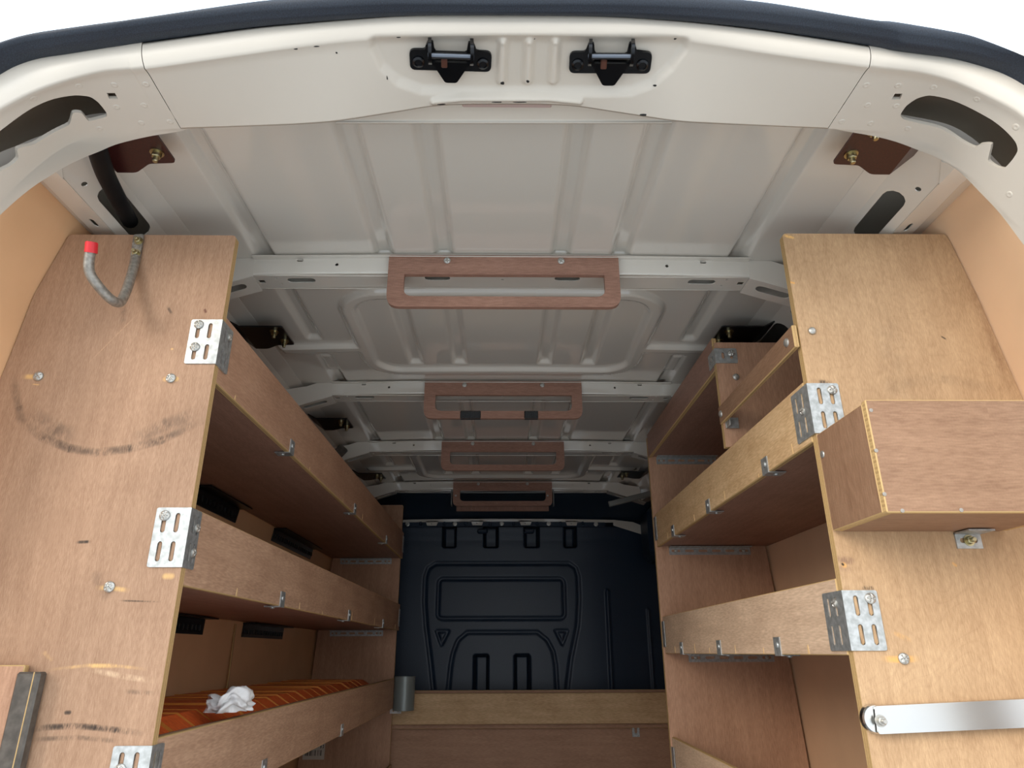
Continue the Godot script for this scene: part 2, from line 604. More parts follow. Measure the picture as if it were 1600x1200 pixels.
func spline(a: Array, s: float):
	var k := clampi(int(floor(s)), 0, a.size() - 2)
	var t := s - k
	var p0 = a[maxi(k - 1, 0)]
	var p1 = a[k]
	var p2 = a[k + 1]
	var p3 = a[mini(k + 2, a.size() - 1)]
	return 0.5 * (2.0 * p1 + (p2 - p0) * t + (2.0 * p0 - 5.0 * p1 + 4.0 * p2 - p3) * t * t + (3.0 * p1 - p0 - 3.0 * p2 + p3) * t * t * t)


func ring_setup() -> void:
	var depth := [0.615, 0.532, 0.523, 0.500]
	# the pillars go on down to the floor: height and x of the inner edge, then how far out and up the other three lines lie
	var below := [[0.33, 0.578, [0.0, -0.004, 0.010, 0.006], 0.9], [0.26, 0.593, [0.0, 0.006, 0.020, 0.020], 0.75], [0.16, 0.609, [0.0, 0.018, 0.034, 0.038], 0.6], [0.0, 0.628, [0.0, 0.03, 0.05, 0.06], 0.4], [-0.3, 0.650, [0.0, 0.045, 0.068, 0.082], 0.2], [FLOOR_H, 0.67, [0.0, 0.05, 0.075, 0.09], 0.0]]
	for row in RING:
		for k in 4:
			r3[k].append(at_d(row[k][0], row[k][1], depth[k]))
		for k in 2:
			rp[k].append(Vector2(row[k][0], row[k][1]))
	for side in [-1, 1]:
		for n in below.size():
			var b: Array = below[n]
			for k in 4:
				var q := v(side * (b[1] + b[2][k]), b[0] + [0.0, 0.025, 0.056, 0.066][k] * b[3], depth[k])
				if side < 0: r3[k].push_front(q)
				else: r3[k].append(q)
			for k in 2:
				if side < 0: rp[k].push_front(Vector2(-900, 900 + 100 * n))
				else: rp[k].append(Vector2(2500, 900 + 100 * n))


func seg_dist(q: Vector2, pts: Array) -> float:
	var best := INF
	for k in pts.size() - 1:
		best = minf(best, q.distance_to(Geometry2D.get_closest_point_to_segment(q, pts[k], pts[k + 1])))
	return best


var PAD := PackedVector2Array([Vector2(573, 30), Vector2(583, 75), Vector2(598, 103), Vector2(622, 126), Vector2(660, 141), Vector2(720, 144), Vector2(930, 144), Vector2(985, 142), Vector2(1018, 129), Vector2(1048, 103), Vector2(1070, 75), Vector2(1082, 30)])


func header_relief(q: Vector2) -> float:
	var r := 0.0
	if q.x > 540 and q.x < 1110 and q.y < 175:
		var e := seg_dist(q, PAD)
		if not Geometry2D.is_point_in_polygon(q, PAD):
			e = -e
		r -= 0.0062 * smoothstep(-8.0, 8.0, e) * smoothstep(50.0, 72.0, q.y)
		for c in [[786, 783], [827, 824], [868, 864]]:
			r += 0.0070 * smoothstep(10.5, 2.0, seg_dist(q, [Vector2(c[0], 68), Vector2(c[1], 126)]))
		r += 0.0044 * smoothstep(6.0, 2.5, seg_dist(q, [Vector2(677, 157), Vector2(722, 152), Vector2(860, 152), Vector2(906, 157)]))
	return r


# t 0..1 runs from the inner edge to the crease, 1..2 over the rounded nose to the seal, below 0 it turns in, above 2 it turns back
func frame_point(s: float, t: float, relief := false) -> Vector3:
	var a: Vector3 = spline(r3[0], s)
	var c: Vector3 = spline(r3[1], s)
	var o: Vector3 = spline(r3[2], s)
	var along: Vector3 = (spline(r3[0], minf(s + 0.05, r3[0].size() - 1.001)) - spline(r3[0], maxf(s - 0.05, 0.0))).normalized()
	var nn := along.cross(c - a).normalized()
	if nn.dot(Vector3(-signf(a.x) * 0.5, -0.5, 1.0)) < 0.0:
		nn = -nn
	if t <= 0.0:
		var side := c - a
		side.z = 0.0
		return a + Vector3(0, 0, t * 0.010) + side.normalized() * (-t) * 0.032
	if t <= 1.0:
		var q := a.lerp(c, t)
		if t > 0.86:                      # eases into the nose
			q += nn * 0.002 * pow((t - 0.86) / 0.14, 2)
		if relief:
			var pp: Vector2 = (spline(rp[0], s) as Vector2).lerp(spline(rp[1], s), t)
			q += nn * header_relief(pp)
		return q
	if t <= 2.0:
		var w := t - 1.0
		return c.lerp(o, w) + (nn + Vector3(0, 0, 1)).normalized() * 0.004 * sin(PI * w) + nn * 0.002 * (1.0 - w)
	var outw := (o - a)
	outw.z = 0
	return o + outw.normalized() * 0.012 * (t - 2.0) + Vector3(0, 0, -0.10 * (t - 2.0))


func frame_normal(s: float, t: float) -> Vector3:
	var e := 0.03
	var a := frame_point(minf(s + e, r3[0].size() - 1.01), t) - frame_point(maxf(s - e, 0.0), t)
	var b := frame_point(s, minf(t + e, 2.0)) - frame_point(s, maxf(t - e, 0.0))
	var m := a.cross(b).normalized()
	return m if m.dot(Vector3(-signf(frame_point(s, t).x) * 0.5, -0.5, 1.0)) > 0.0 else -m


func frame_param(q: Vector2) -> Vector2:               # (s, t) of a pixel on the frame's face
	var best := INF
	var out := Vector2.ZERO
	var s := 6.0
	while s < rp[0].size() - 7.0:
		var a: Vector2 = spline(rp[0], s)
		var b: Vector2 = spline(rp[1], s)
		if minf(a.x, b.x) - 60 < q.x and maxf(a.x, b.x) + 60 > q.x:
			var t := clampf((q - a).dot(b - a) / (b - a).length_squared(), 0.0, 1.0)
			var e := q.distance_to(a.lerp(b, t))
			if e < best:
				best = e
				out = Vector2(s, t)
		s += 0.01
	return out


func frame_corner(called: String, side: int, holes_px: Array, welds: Array, label: String) -> void:
	var holes := []
	for h in holes_px:
		var q := PackedVector2Array()
		for e in h:
			q.append(frame_param(Vector2(e[0], e[1])))
		if q.size() > 6:
			var sm := PackedVector2Array()
			var n0 := q.size()
			for k in n0:
				for w in 4:
					var t := w / 4.0
					var p0 := q[(k - 1 + n0) % n0]
					var p1 := q[k]
					var p2 := q[(k + 1) % n0]
					var p3 := q[(k + 2) % n0]
					sm.append(p1.cubic_interpolate(p2, p0.lerp(p1, 0.35), p2.lerp(p3, 0.65), t))
			q = sm
		holes.append(q)
	var mb := MB.new()
	var s0 := 0.0 if side < 0 else SEAM_R + 0.012
	var s1 := SEAM_L - 0.012 if side < 0 else float(r3[0].size() - 1) - 0.001
	var ss := []
	var s := s0
	while s < s1 - 1e-4:
		ss.append(s)
		var fine: bool = s > 5.5 and s < rp[0].size() - 6.5
		s += 0.05 if fine else 0.25
	ss.append(s1)
	var ts := [-1.0, -0.4, 0.0]
	for k in 18: ts.append((k + 1) / 18.0)
	for k in 7: ts.append(1.0 + (k + 1) / 7.0)
	ts.append(3.0)
	for i in ss.size() - 1:
		for j in ts.size() - 1:
			var cell := rect2(ss[i], ts[j], ss[i + 1], ts[j + 1])
			var pieces := [cell]
			if ts[j] >= 0.0 and ts[j + 1] <= 1.0:
				for h in holes:
					var next := []
					for q in pieces:
						next.append_array(Geometry2D.clip_polygons(q, h))
					pieces = next
			for q in pieces:
				var ix := PackedInt32Array([0, 1, 2, 0, 2, 3]) if q.size() == 4 else Geometry2D.triangulate_polygon(q)
				for m in range(0, ix.size(), 3):
					var w := []
					for e in 3:
						var g: Vector2 = q[ix[m + e]]
						w.append([frame_point(g.x, g.y), frame_normal(g.x, clampf(g.y, 0, 2))])
					mb.tri3(w[0][0], w[1][0], w[2][0], w[0][1], w[1][1], w[2][1])
	for h in holes:                                         # rims
		for k in h.size():
			var a: Vector2 = h[k]
			var b: Vector2 = h[(k + 1) % h.size()]
			var na := frame_normal(a.x, a.y)
			var p0 := frame_point(a.x, a.y)
			var p1 := frame_point(b.x, b.y)
			mb.quad(p0, p1, p1 - na * 0.004, p0 - na * 0.004, (p1 - p0).cross(na))
	var o := put(called, [[mb, mat.frame_paint]], null, label, "door frame", "", "structure")
	var back := MB.new()                                     # closes the hollow pillar behind the openings
	var pts := []
	var n := 0
	var sa := 7.15 if side < 0 else SEAM_R + 0.3
	while n <= 30:
		var u := sa + (SEAM_L - 0.3 - 7.15) * n / 30.0
		for e in [[0.0, 0.004], [0.12, 0.035], [0.6, 0.050], [1.2, 0.045], [1.8, 0.015]]:
			pts.append(frame_point(u, e[0]) - frame_normal(u, 0.5) * e[1])
		n += 1
	back.grid(pts, 5, 31, frame_normal(sa + 1, 0.5))
	put("inner_panel", [[back, mat.frame_paint]], o)
	for w in welds:
		var g := frame_param(Vector2(w[0], w[1]))
		inst("spot_weld", weld_mesh, o, frame_point(g.x, g.y), frame_normal(g.x, g.y), 1.0)


func build_frame() -> void:
	ring_setup()
	# header between the two seams
	var mb := MB.new()
	var ts := [-1.0, -0.4, 0.0]
	for k in 44: ts.append((k + 1) / 44.0)
	for k in 8: ts.append(1.0 + (k + 1) / 8.0)
	ts.append(3.0)
	var pts := []
	var cols := 0
	var ss := []
	for k in range(int(SEAM_L), int(SEAM_R)):
		var l: float = (rp[0][k] as Vector2).distance_to(rp[0][k + 1])
		var nn := int(ceil(l / 3.0))
		for m in nn: ss.append(k + float(m) / nn)
	ss.append(SEAM_R)
	cols = ts.size()
	for s in ss:
		for t in ts:
			pts.append(frame_point(s, t, true))
	mb.grid(pts, cols, ss.size(), Vector3.ZERO, [], Vector3(0, CY, 0))
	var head := put("trim_1", [[mb, mat.frame_paint]], null, "cream painted steel header above the rear door opening", "door header", "", "structure")
	# inner lip seen through the shallow notch of the header
	var lip := MB.new()
	var lp := []
	for k in 25:
		var px := 525.0 + (1050.0 - 525.0) * k / 24.0
		lp.append(at_d(px, 150, 0.622))
		lp.append(at_d(px, 186, 0.650))
		lp.append(at_d(px, 189.5, 0.653))
		lp.append(at_d(px, 191, 0.652))
		lp.append(at_d(px, 193.5, 0.655))
		lp.append(at_d(px, 193.0, 0.675))
	lip.grid(lp, 6, 25, Vector3(0, -1, 0.5))
	put("inner_lip", [[lip, mat.frame_paint]], head)
	var strip := MB.new()
	var c0 := at_d(722, 164.5, 0.6185)
	var c1 := at_d(862, 164.5, 0.6185)
	strip.box((c0 + c1) / 2 + Vector3(0, 0.001, 0), Vector3(c1.x - c0.x, 0.0035, 0.008), 0.0015)
	put("lip_insert", [[strip, mat.red_light]], head, "slim pinkish strip under the notch of the header")
	# paint chips along the ridge and the pressed ribs
	for c in [[690, 159, 14, 2], [776, 155.5, 20, 2], [812, 155.5, 22, 2], [785, 127, 6, 6], [824, 124, 5, 6], [462, 75, 7, 2], [494, 71, 8, 2], [605, 119, 2, 7], [622, 58, 6, 2], [1006, 179, 16, 4], [1055, 61, 4, 4], [1024, 131, 7, 3], [835, 62, 2, 3], [526, 81, 3, 3]]:
		var g := frame_param(Vector2(c[0], c[1]))
		var n := frame_normal(g.x, g.y)
		var p := frame_point(g.x, g.y, true)
		var ch := MB.new()
		var poly := PackedVector2Array()
		for k in 7:
			var a := TAU * k / 7.0
			poly.append(Vector2(cos(a) * c[2], sin(a) * c[3]) * 0.00035 * (0.7 + 0.5 * rng.randf()))
		var xa := Vector3.RIGHT
		var ya := n.cross(xa).normalized()
		sheet(ch, ch, poly, [], 0.0006, func(q): return p + xa * q.x + ya * q.y + n * (q.z - 0.0001))
		put("paint_chip", [[ch, mat.chip]], head)
	var kid_l := [[-12, 212], [0, 202], [20, 187], [50, 167], [83, 153], [117, 147], [140, 149], [153, 158], [165, 173], [166, 180], [153, 184], [138, 187], [127, 175], [113, 175], [107, 193], [80, 207], [53, 223], [27, 230], [28, 245], [13, 258], [0, 257], [-12, 248], [-18, 230]]
	var kid_r := [[1408, 177], [1417, 163], [1433, 152], [1453, 147], [1483, 153], [1517, 167], [1550, 185], [1573, 203], [1588, 220], [1591, 233], [1583, 247], [1570, 260], [1557, 258], [1545, 248], [1550, 223], [1533, 223], [1523, 228], [1500, 217], [1473, 200], [1433, 190], [1413, 185]]
	frame_corner("trim_2", -1, [kid_l, [[166, 143], [179, 143], [184, 152], [170, 152]]], [[123, 133], [178, 131], [227, 130], [181, 165], [224, 162], [220, 191], [265, 189], [155, 200], [52, 153]], "cream pressed door frame corner above the hook side racking")
	frame_corner("trim_3", 1, [kid_r, [[1399, 144], [1411, 144], [1407, 153], [1394, 153]]], [[1355, 131], [1404, 132], [1459, 135], [1527, 154], [1588, 197], [1357, 162], [1401, 163], [1316, 189], [1361, 192], [1419, 200], [1578, 302]], "cream pressed door frame corner above the box side racking")
	# rubber seal all round
	var seal := MB.new()
	var sp := []
	var m := 21
	var count := 0
	var s := 0.0
	while s <= r3[0].size() - 1.0:
		var o: Vector3 = spline(r3[2], minf(s, r3[0].size() - 1.001))
		var e: Vector3 = spline(r3[3], minf(s, r3[0].size() - 1.001))
		var out := (e - o)
		var nrm := Vector3(0, 0, 1) - out.normalized() * out.normalized().z
		nrm = nrm.normalized()
		for k in m:
			var a := -0.25 * PI + 1.5 * PI * k / (m - 1)
			var rr := 1.0 - 0.16 * exp(-pow((a - 1.62) / 0.10, 2)) + 0.06 * sin(a * 2.0)
			sp.append((o + e) / 2 - out * 0.5 * cos(a) * rr * 1.02 + nrm * 0.013 * sin(a) * rr)
		count += 1
		s += 0.125
	seal.grid(sp, m, count, Vector3.ZERO, [], Vector3(0, CY, 0))
	put("trim_4", [[seal, mat.rubber]], null, "dark rubber door seal running round the rear opening", "door seal", "", "structure")


# ---------------------------------------------------------------- roof, bows, rails
const BOWS := [1.009, 1.584, 2.094, 2.649]


func trench(e: float, half: float, slope: float) -> float:
	return smoothstep(half, half - slope, e)


func roof_h(x: float, d: float) -> float:
	var ax := absf(x)
	var y := 0.622 - 0.03 * x * x
	if d < BOWS[0] or (d > BOWS[1] and d < BOWS[2]):
		for c in [0.396, 0.198, 0.098]:
			if absf(ax - c) < 0.02:
				y += 0.011 * trench(absf(ax - c), 0.0175, 0.009)
		return y
	var q := d if d < BOWS[1] else d - 1.06
	if q > 1.62:
		return y
	for c in [0.198, 0.098]:
		if absf(ax - c) < 0.02:
			y += 0.010 * minf(trench(absf(ax - c), 0.0175, 0.009), minf(smoothstep(1.15, 1.165, q), smoothstep(1.476, 1.464, q)))
	if absf(ax - 0.396) < 0.02:
		var g := trench(absf(ax - 0.396), 0.0175, 0.009)
		y += 0.009 * g * smoothstep(1.336, 1.322, q)
		y += 0.009 * g * smoothstep(1.41, 1.42, q)
		y -= 0.006 * smoothstep(0.012, 0.009, absf(ax - 0.396)) * smoothstep(1.42, 1.428, q) * smoothstep(1.515, 1.505, q)
	var e := Vector2(ax - 0.298 + 0.07, absf(q - 1.32) - 0.187 + 0.07)
	var sd := e.max(Vector2.ZERO).length() + minf(maxf(e.x, e.y), 0.0) - 0.07
	var bead := trench(absf(sd), 0.018, 0.009)
	if ax > 0.30:
		bead = maxf(bead, trench(absf(q - 1.371), 0.0175, 0.007) * smoothstep(0.485, 0.47, ax))
	return y - 0.010 * bead


func build_roof() -> void:
	var mb := MB.new()
	var pts := []
	var step := 0.004
	var nx := 251
	var d0 := 0.60
	var nd := int((2.72 - d0) / step) + 1
	for j in nd:
		for i in nx:
			var x := -0.5 + step * i
			var d := d0 + step * j
			pts.append(v(x, roof_h(x, d), d))
	mb.grid(pts, nx, nd, Vector3.DOWN)
	var o := put("ceiling", [[mb, mat.paint]], null, "cream painted roof skin with pressed ribs and ring beads", "roof", "", "structure")
	var outer := MB.new()
	outer.box(v(0, 0.668, 1.86), Vector3(1.55, 0.014, 2.48), 0.004)
	outer.box(v(0, 0.640, 0.626), Vector3(1.53, 0.06, 0.01), 0.002)
	for s in [-1.0, 1.0]:
		outer.box(v(s * 0.768, 0.61, 1.88), Vector3(0.014, 0.12, 2.40), 0.003)
	put("outer_skin", [[outer, mat.paint]], o)


func mirror(p: PackedVector2Array) -> PackedVector2Array:
	var out := PackedVector2Array()
	for k in range(p.size() - 1, -1, -1):
		out.append(Vector2(-p[k].x, p[k].y))
	return out


func arch(x: float) -> float:
	return 0.03 * minf(x * x, 0.2)


func build_bow(k: int, label: String) -> void:
	var bd: float = BOWS[k]
	var mb := MB.new()
	# upright rear face with its small holes
	var face_holes := []
	for s in [-1.0, 1.0]:
		face_holes.append(circle(Vector2(0.277 * s, 0.6075), 0.0028, 10))
		face_holes.append(stadium(Vector2(0.339 * s, 0.6165), Vector2(0.003, 0), 0.0026, 4))
	sheet(mb, mb, rect2(-0.416, 0.593, 0.416, 0.6215), face_holes, 0.0015, func(q): return v(q.x, q.y - arch(q.x), bd + 0.0015 - q.z), 0.05)
	# rounded lower edge
	var pts := []
	for i in 22:
		var x := -0.416 + 0.832 * i / 21.0
		for m in 6:
			var a := PI / 2 * m / 5.0
			pts.append(v(x, 0.593 - arch(x) - 0.003 * sin(a), bd + 0.003 - 0.003 * cos(a)))
	mb.grid(pts, 6, 22, Vector3(0, -1, 1))
	# underside with slots
	var holes := []
	for s in [-1.0, 1.0]:
		holes.append(stadium(Vector2(0.3395 * s, 0.021), Vector2(0.016, 0), 0.0075))
		holes.append(stadium(Vector2(0.110 * s, 0.017), Vector2(0.014, 0), 0.0075))
		holes.append(rect2(0.406 * s - 0.005, 0.018, 0.406 * s + 0.005, 0.028))
		holes.append(circle(Vector2(0.380 * s, 0.012), 0.0022, 8))
		holes.append(circle(Vector2(0.376 * s, 0.032), 0.0022, 8))
	holes.append(circle(Vector2(0.0, 0.022), 0.0022, 8))
	sheet(mb, mb, rect2(-0.416, 0.003, 0.416, 0.046), holes, 0.0015, func(q): return v(q.x, 0.5915 - arch(q.x) - q.z, bd + q.y), 0.05)
	# far web and flange on the roof
	sheet(mb, mb, rect2(-0.416, 0.5905, 0.416, 0.6205), [], 0.0015, func(q): return v(q.x, q.y - arch(q.x), bd + 0.0445 + q.z), 0.05)
	sheet(mb, mb, rect2(-0.416, -0.012, 0.416, 0.002), [], 0.0015, func(q): return v(q.x, 0.6205 - arch(q.x) - q.z, bd + q.y), 0.05)
	var o := put("trim_%d" % (5 + k), [[mb, mat.paint]], null, label, "roof bow", "", "structure")
	for s in [-1.0, 1.0]:
		var g := MB.new()
		var poly := PackedVector2Array([Vector2(0.414, 0.6165), Vector2(0.455, 0.6155), Vector2(0.478, 0.607), Vector2(0.535, 0.598), Vector2(0.545, 0.548), Vector2(0.497, 0.557), Vector2(0.414, 0.5835)])
		var p2 := poly if s > 0 else mirror(poly)
		sheet(g, g, p2, [], 0.0015, func(q): return v(q.x, q.y, bd + 0.001 - q.z))
		var slot := stadium(Vector2(0.047, 0.022), Vector2(0.020, 0), 0.009)
		var dir := Vector2(0.083, -0.0265).normalized()
		sheet(g, g, rect2(0.0, 0.0, 0.15, 0.050), [slot], 0.0015, func(q): return v(s * (0.414 + q.x * dir.x), 0.5835 + q.x * dir.y - q.z, bd + q.y))
		sheet(g, g, p2, [], 0.0015, func(q): return v(q.x, q.y, bd + 0.0505 - q.z))
		put("end_gusset", [[g, mat.paint]], o)


func build_rails() -> void:
	for side in [-1.0, 1.0]:
		var off := 0.0 if side < 0 else 0.006
		var pr := [Vector2(0.490 + off, 0.6155), Vector2(0.521 + off, 0.606), Vector2(0.566 + off, 0.572), Vector2(0.600 + off, 0.577), Vector2(0.603 + off, 0.583), Vector2(0.66, 0.60)]
		var mb := MB.new()
		for k in pr.size() - 1:
			var a: Vector2 = pr[k]
			var b: Vector2 = pr[k + 1]
			var e := (b - a).normalized()
			var l := a.distance_to(b)
			var holes := []
			if k == 1:
				for c in [[0.785, 0.90]] + [[1.20, 1.32], [1.75, 1.87], [2.28, 2.40]]:
					holes.append(stadium(Vector2((c[0] + c[1]) / 2, l * 0.47), Vector2((c[1] - c[0]) / 2 - 0.016, 0), 0.016))
				for c in [[0.688, 0.60, 0.0062], [0.704, 0.72, 0.0048], [0.765, 0.75, 0.004], [0.94, 0.3, 0.004], [1.09, 0.6, 0.005], [1.15, 0.4, 0.005], [1.36, 0.5, 0.006], [1.45, 0.4, 0.005]]:
					if c[2] > 0.0:
						holes.append(circle(Vector2(c[0], l * c[1]), c[2], 10))
			if k == 2:
				for c in [0.845, 1.3, 1.9]:
					holes.append(stadium(Vector2(c, l * 0.5), Vector2(0.006, 0), 0.0035))
			sheet(mb, mb, rect2(0.645, 0.0, 2.99, l), holes, 0.0015, func(q): return v(side * (a.x + e.x * q.y + e.y * q.z), a.y + e.y * q.y - absf(e.x) * q.z, q.x), 0.4)
		var called := "trim_9" if side < 0 else "trim_10"
		var o := put(called, [[mb, mat.paint]], null, "cream roof side rail above the racking that carries the %s" % ("hook" if side < 0 else "plywood box"), "roof rail", "", "structure")
		var seam := MB.new()                                   # overlapping rear section of the rail
		for k in [1, 2]:
			var a: Vector2 = pr[k]
			var b: Vector2 = pr[k + 1]
			var e := (b - a).normalized()
			var l := a.distance_to(b)
			var poly := PackedVector2Array([Vector2(0.645, l * 0.40 if k == 1 else 0.0), Vector2(0.68, l * 0.40) if k == 1 else Vector2(0.742, 0.0), Vector2(0.742, l), Vector2(0.645, l)])
			var through := []
			if k == 1:
				through = [circle(Vector2(0.688, l * 0.60), 0.0062, 12), circle(Vector2(0.704, l * 0.72), 0.0048, 12)]
			sheet(seam, seam, poly, through, 0.0015, func(q): return v(side * (a.x + e.x * q.y), a.y + e.y * q.y - q.z - 0.0016, q.x))
		put("rear_section", [[seam, mat.paint]], o)


# ---------------------------------------------------------------- shell
var WALL_L := [Vector2(0.600, 0.70), Vector2(0.612, 0.62), Vector2(0.619, 0.56), Vector2(0.646, 0.46), Vector2(0.658, 0.335), Vector2(0.668, 0.279), Vector2(0.690, 0.086), Vector2(0.697, -0.074), Vector2(0.72, -0.4), Vector2(0.74, -0.8)]
var WALL_R := [Vector2(0.62, 0.70), Vector2(0.622, 0.62), Vector2(0.648, 0.566), Vector2(0.670, 0.453), Vector2(0.690, 0.313), Vector2(0.697, 0.266), Vector2(0.705, 0.144), Vector2(0.719, -0.009), Vector2(0.732, -0.257), Vector2(0.75, -0.8)]


func wall_x(side: float, h: float) -> float:
	var w: Array = WALL_L if side < 0 else WALL_R
	for k in w.size() - 1:
		if h <= w[k].y and h >= w[k + 1].y:
			return side * lerpf(w[k].x, w[k + 1].x, (w[k].y - h) / (w[k].y - w[k + 1].y))
	return side * 0.7


func build_shell() -> void:
	var g := MB.new()
	g.box(Vector3(0, -0.05, 0), Vector3(40, 0.1, 40), 0.0)
	put("ground", [[g, mat.concrete]], null, "grey paved yard behind the van", "ground", "", "structure")
	var f := MB.new()
	f.box(v(0, FLOOR_H - 0.02, 1.85), Vector3(1.72, 0.04, 2.58), 0.003)
	put("floor", [[f, mat.van_floor]], null, "grey scuffed load floor of the van", "floor", "", "structure")
	for side in [-1.0, 1.0]:
		var w: Array = WALL_L if side < 0 else WALL_R
		var m := MB.new()
		var pts := []
		var hh := []
		var steps := 60
		for i in steps + 1:
			hh.append(0.592 - 1.392 * i / steps)
		for i in steps + 1:
			for j in 2:
				pts.append(v(wall_x(side, hh[i]), hh[i], 0.68 if j == 0 else 3.06))
		m.grid(pts, 2, steps + 1, Vector3(-side, 0, 0))
		var body := MB.new()                                     # painted bodywork round the lining
		for i in steps:
			body.quad(pts[i * 2], pts[i * 2 + 2], v(side * 0.86, hh[i + 1], 0.68), v(side * 0.86, hh[i], 0.68), Vector3(0, 0, 1))
			body.quad(pts[i * 2 + 1], pts[i * 2 + 3], v(side * 0.86, hh[i + 1], 3.06), v(side * 0.86, hh[i], 3.06), Vector3(0, 0, -1))
		body.quad(v(side * 0.86, 0.592, 0.68), v(side * 0.86, -0.8, 0.68), v(side * 0.86, -0.8, 3.06), v(side * 0.86, 0.592, 3.06), Vector3(side, 0, 0))
		body.quad(pts[0], pts[1], v(side * 0.86, 0.592, 3.06), v(side * 0.86, 0.592, 0.68), Vector3.UP)
		body.quad(pts[-2], pts[-1], v(side * 0.86, -0.8, 3.06), v(side * 0.86, -0.8, 0.68), Vector3.DOWN)
		if side < 0:
			put("wall_left", [[m, mat.lining], [body, mat.frame_paint]], null, "smooth orange brown lining of the side wall behind the hook", "wall", "", "structure")
		else:
			put("wall_right", [[m, mat.lining_r], [body, mat.frame_paint]], null, "smooth peach lining of the side wall behind the plywood box", "wall", "", "structure")


func groove(q: Vector2, pts: Array, half: float) -> float:
	return smoothstep(half, half * 0.15, seg_dist(q, pts))


func build_bulkhead() -> void:
	var ring := []
	for e in [[-0.262, -0.20], [-0.288, -0.026], [-0.310, 0.10], [-0.321, 0.20], [-0.321, 0.295], [-0.310, 0.330], [-0.280, 0.350], [0.284, 0.350], [0.312, 0.330], [0.322, 0.295], [0.322, 0.20], [0.312, 0.10], [0.280, -0.028], [0.252, -0.20]]:
		ring.append(Vector2(e[0], e[1]))
	var arc := []
	for e in [[-0.217, -0.20], [-0.205, -0.05], [-0.196, 0.0], [-0.178, 0.045], [-0.141, 0.075], [0.147, 0.075], [0.186, 0.045], [0.210, 0.0], [0.218, -0.05], [0.224, -0.20]]:
		arc.append(Vector2(e[0], e[1]))
	var tri_l := [Vector2(-0.266, 0.080), Vector2(-0.218, 0.080), Vector2(-0.245, 0.028), Vector2(-0.266, 0.080)]
	var tri_r := [Vector2(0.222, 0.080), Vector2(0.270, 0.080), Vector2(0.248, 0.028), Vector2(0.222, 0.080)]
	var step := 0.0045
	var nx := int(1.30 / step)
	var nh := int(0.86 / step)
	var pts := []
	for j in nh:
		for i in nx:
			var q := Vector2(-0.56 + step * i, 0.50 - step * j)
			var d := 3.0
			if q.y > 0.355:                                       # the top leans out over the load bay
				d -= 0.0055 * smoothstep(0.345, 0.45, q.y) + 0.012 * smoothstep(0.44, 0.50, q.y)
			if q.x > 0.34:
				d += 0.05 * pow((q.x - 0.34) / 0.4, 2)
			if absf(q.x) < 0.36 and q.y < 0.38:
				d += 0.0042 * groove(q, ring, 0.012)
				d += 0.0042 * groove(q, arc, 0.011)
				var e := Vector2(absf(q.x + 0.002) - 0.262 + 0.02, absf(q.y - 0.2075) - 0.079 + 0.02)
				var sd := e.max(Vector2.ZERO).length() + minf(maxf(e.x, e.y), 0.0) - 0.02
				d += 0.0045 * smoothstep(0.011, 0.002, absf(sd))
				if q.y < 0.10 and absf(q.x) > 0.20:
					d += 0.004 * maxf(groove(q, tri_l, 0.009), groove(q, tri_r, 0.009))
			for c in [[-0.108, -0.056], [0.055, 0.112]]:
				d += 0.07 * smoothstep(c[0] - 0.004, c[0] + 0.004, q.x) * smoothstep(c[1] + 0.004, c[1] - 0.004, q.x) * smoothstep(-0.010, -0.018, q.y)
			for c in [[-0.25, -0.20], [-0.075, -0.02], [0.10, 0.155], [0.27, 0.315]]:
				d += 0.06 * smoothstep(c[0] - 0.004, c[0] + 0.004, q.x) * smoothstep(c[1] + 0.004, c[1] - 0.004, q.x) * smoothstep(0.414, 0.422, q.y)
			if q.x > 0.4:
				d -= 0.008 * groove(q, [Vector2(0.442, 0.235), Vector2(0.440, -0.3)], 0.012)
				d -= 0.007 * groove(q, [Vector2(0.612, 0.16), Vector2(0.612, -0.3)], 0.010)
			pts.append(v(q.x, q.y, d))
	var mb := MB.new()
	mb.grid(pts, nx, nh, Vector3(0, 0, 1))
	mb.box(v(0, -0.05, 3.12), Vector3(1.72, 1.50, 0.04), 0.0)
	mb.box(v(-0.66, -0.02, 3.03), Vector3(0.24, 1.2, 0.06), 0.0)
	put("wall_front", [[mb, mat.black_plastic]], null, "dark bulkhead with a pressed blind window and arched groove", "bulkhead", "", "structure")
	# dark headliner that falls from the last bow to the bulkhead rail
	var h := MB.new()
	var hp := []
	for i in 31:
		var x := -0.74 + 1.48 * i / 30.0
		for k in 9:
			var t := k / 8.0
			hp.append(v(x, lerpf(0.612, 0.535, t) - 0.03 * x * x + 0.012 * sin(PI * t), lerpf(2.69, 2.975, t)))
	h.grid(hp, 9, 31, Vector3(0, -1, 0.5))
	for s in [-1.0, 1.0]:
		h.box(v(s * 0.66, 0.45, 2.88), Vector3(0.14, 0.22, 0.20), 0.03)
	put("trim_11", [[h, mat.black_plastic]], null, "black headliner sloping down to the bulkhead rail", "headliner", "", "structure")
	# cross rail on top of the bulkhead
	var r := MB.new()
	var z := 2.965
	sheet(r, r, PackedVector2Array([Vector2(-0.43, 0.500), Vector2(0.44, 0.500), Vector2(0.44, 0.519), Vector2(-0.43, 0.519)]), [], 0.003, func(q): return v(q.x, q.y - 0.02 * q.x * q.x, z - q.z), 0.06)
	var rail := put("trim_12", [[r, mat.black_plastic]], null, "rail with cream tabs and bolts along the bulkhead top", "rail", "", "structure")
	var top := MB.new()
	sheet(top, top, rect2(-0.43, 0.5185, 0.48, 0.530), [], 0.004, func(q): return v(q.x, q.y - 0.02 * q.x * q.x, z - 0.002 - q.z), 0.06)
	put("flange", [[top, mat.paint]], rail)
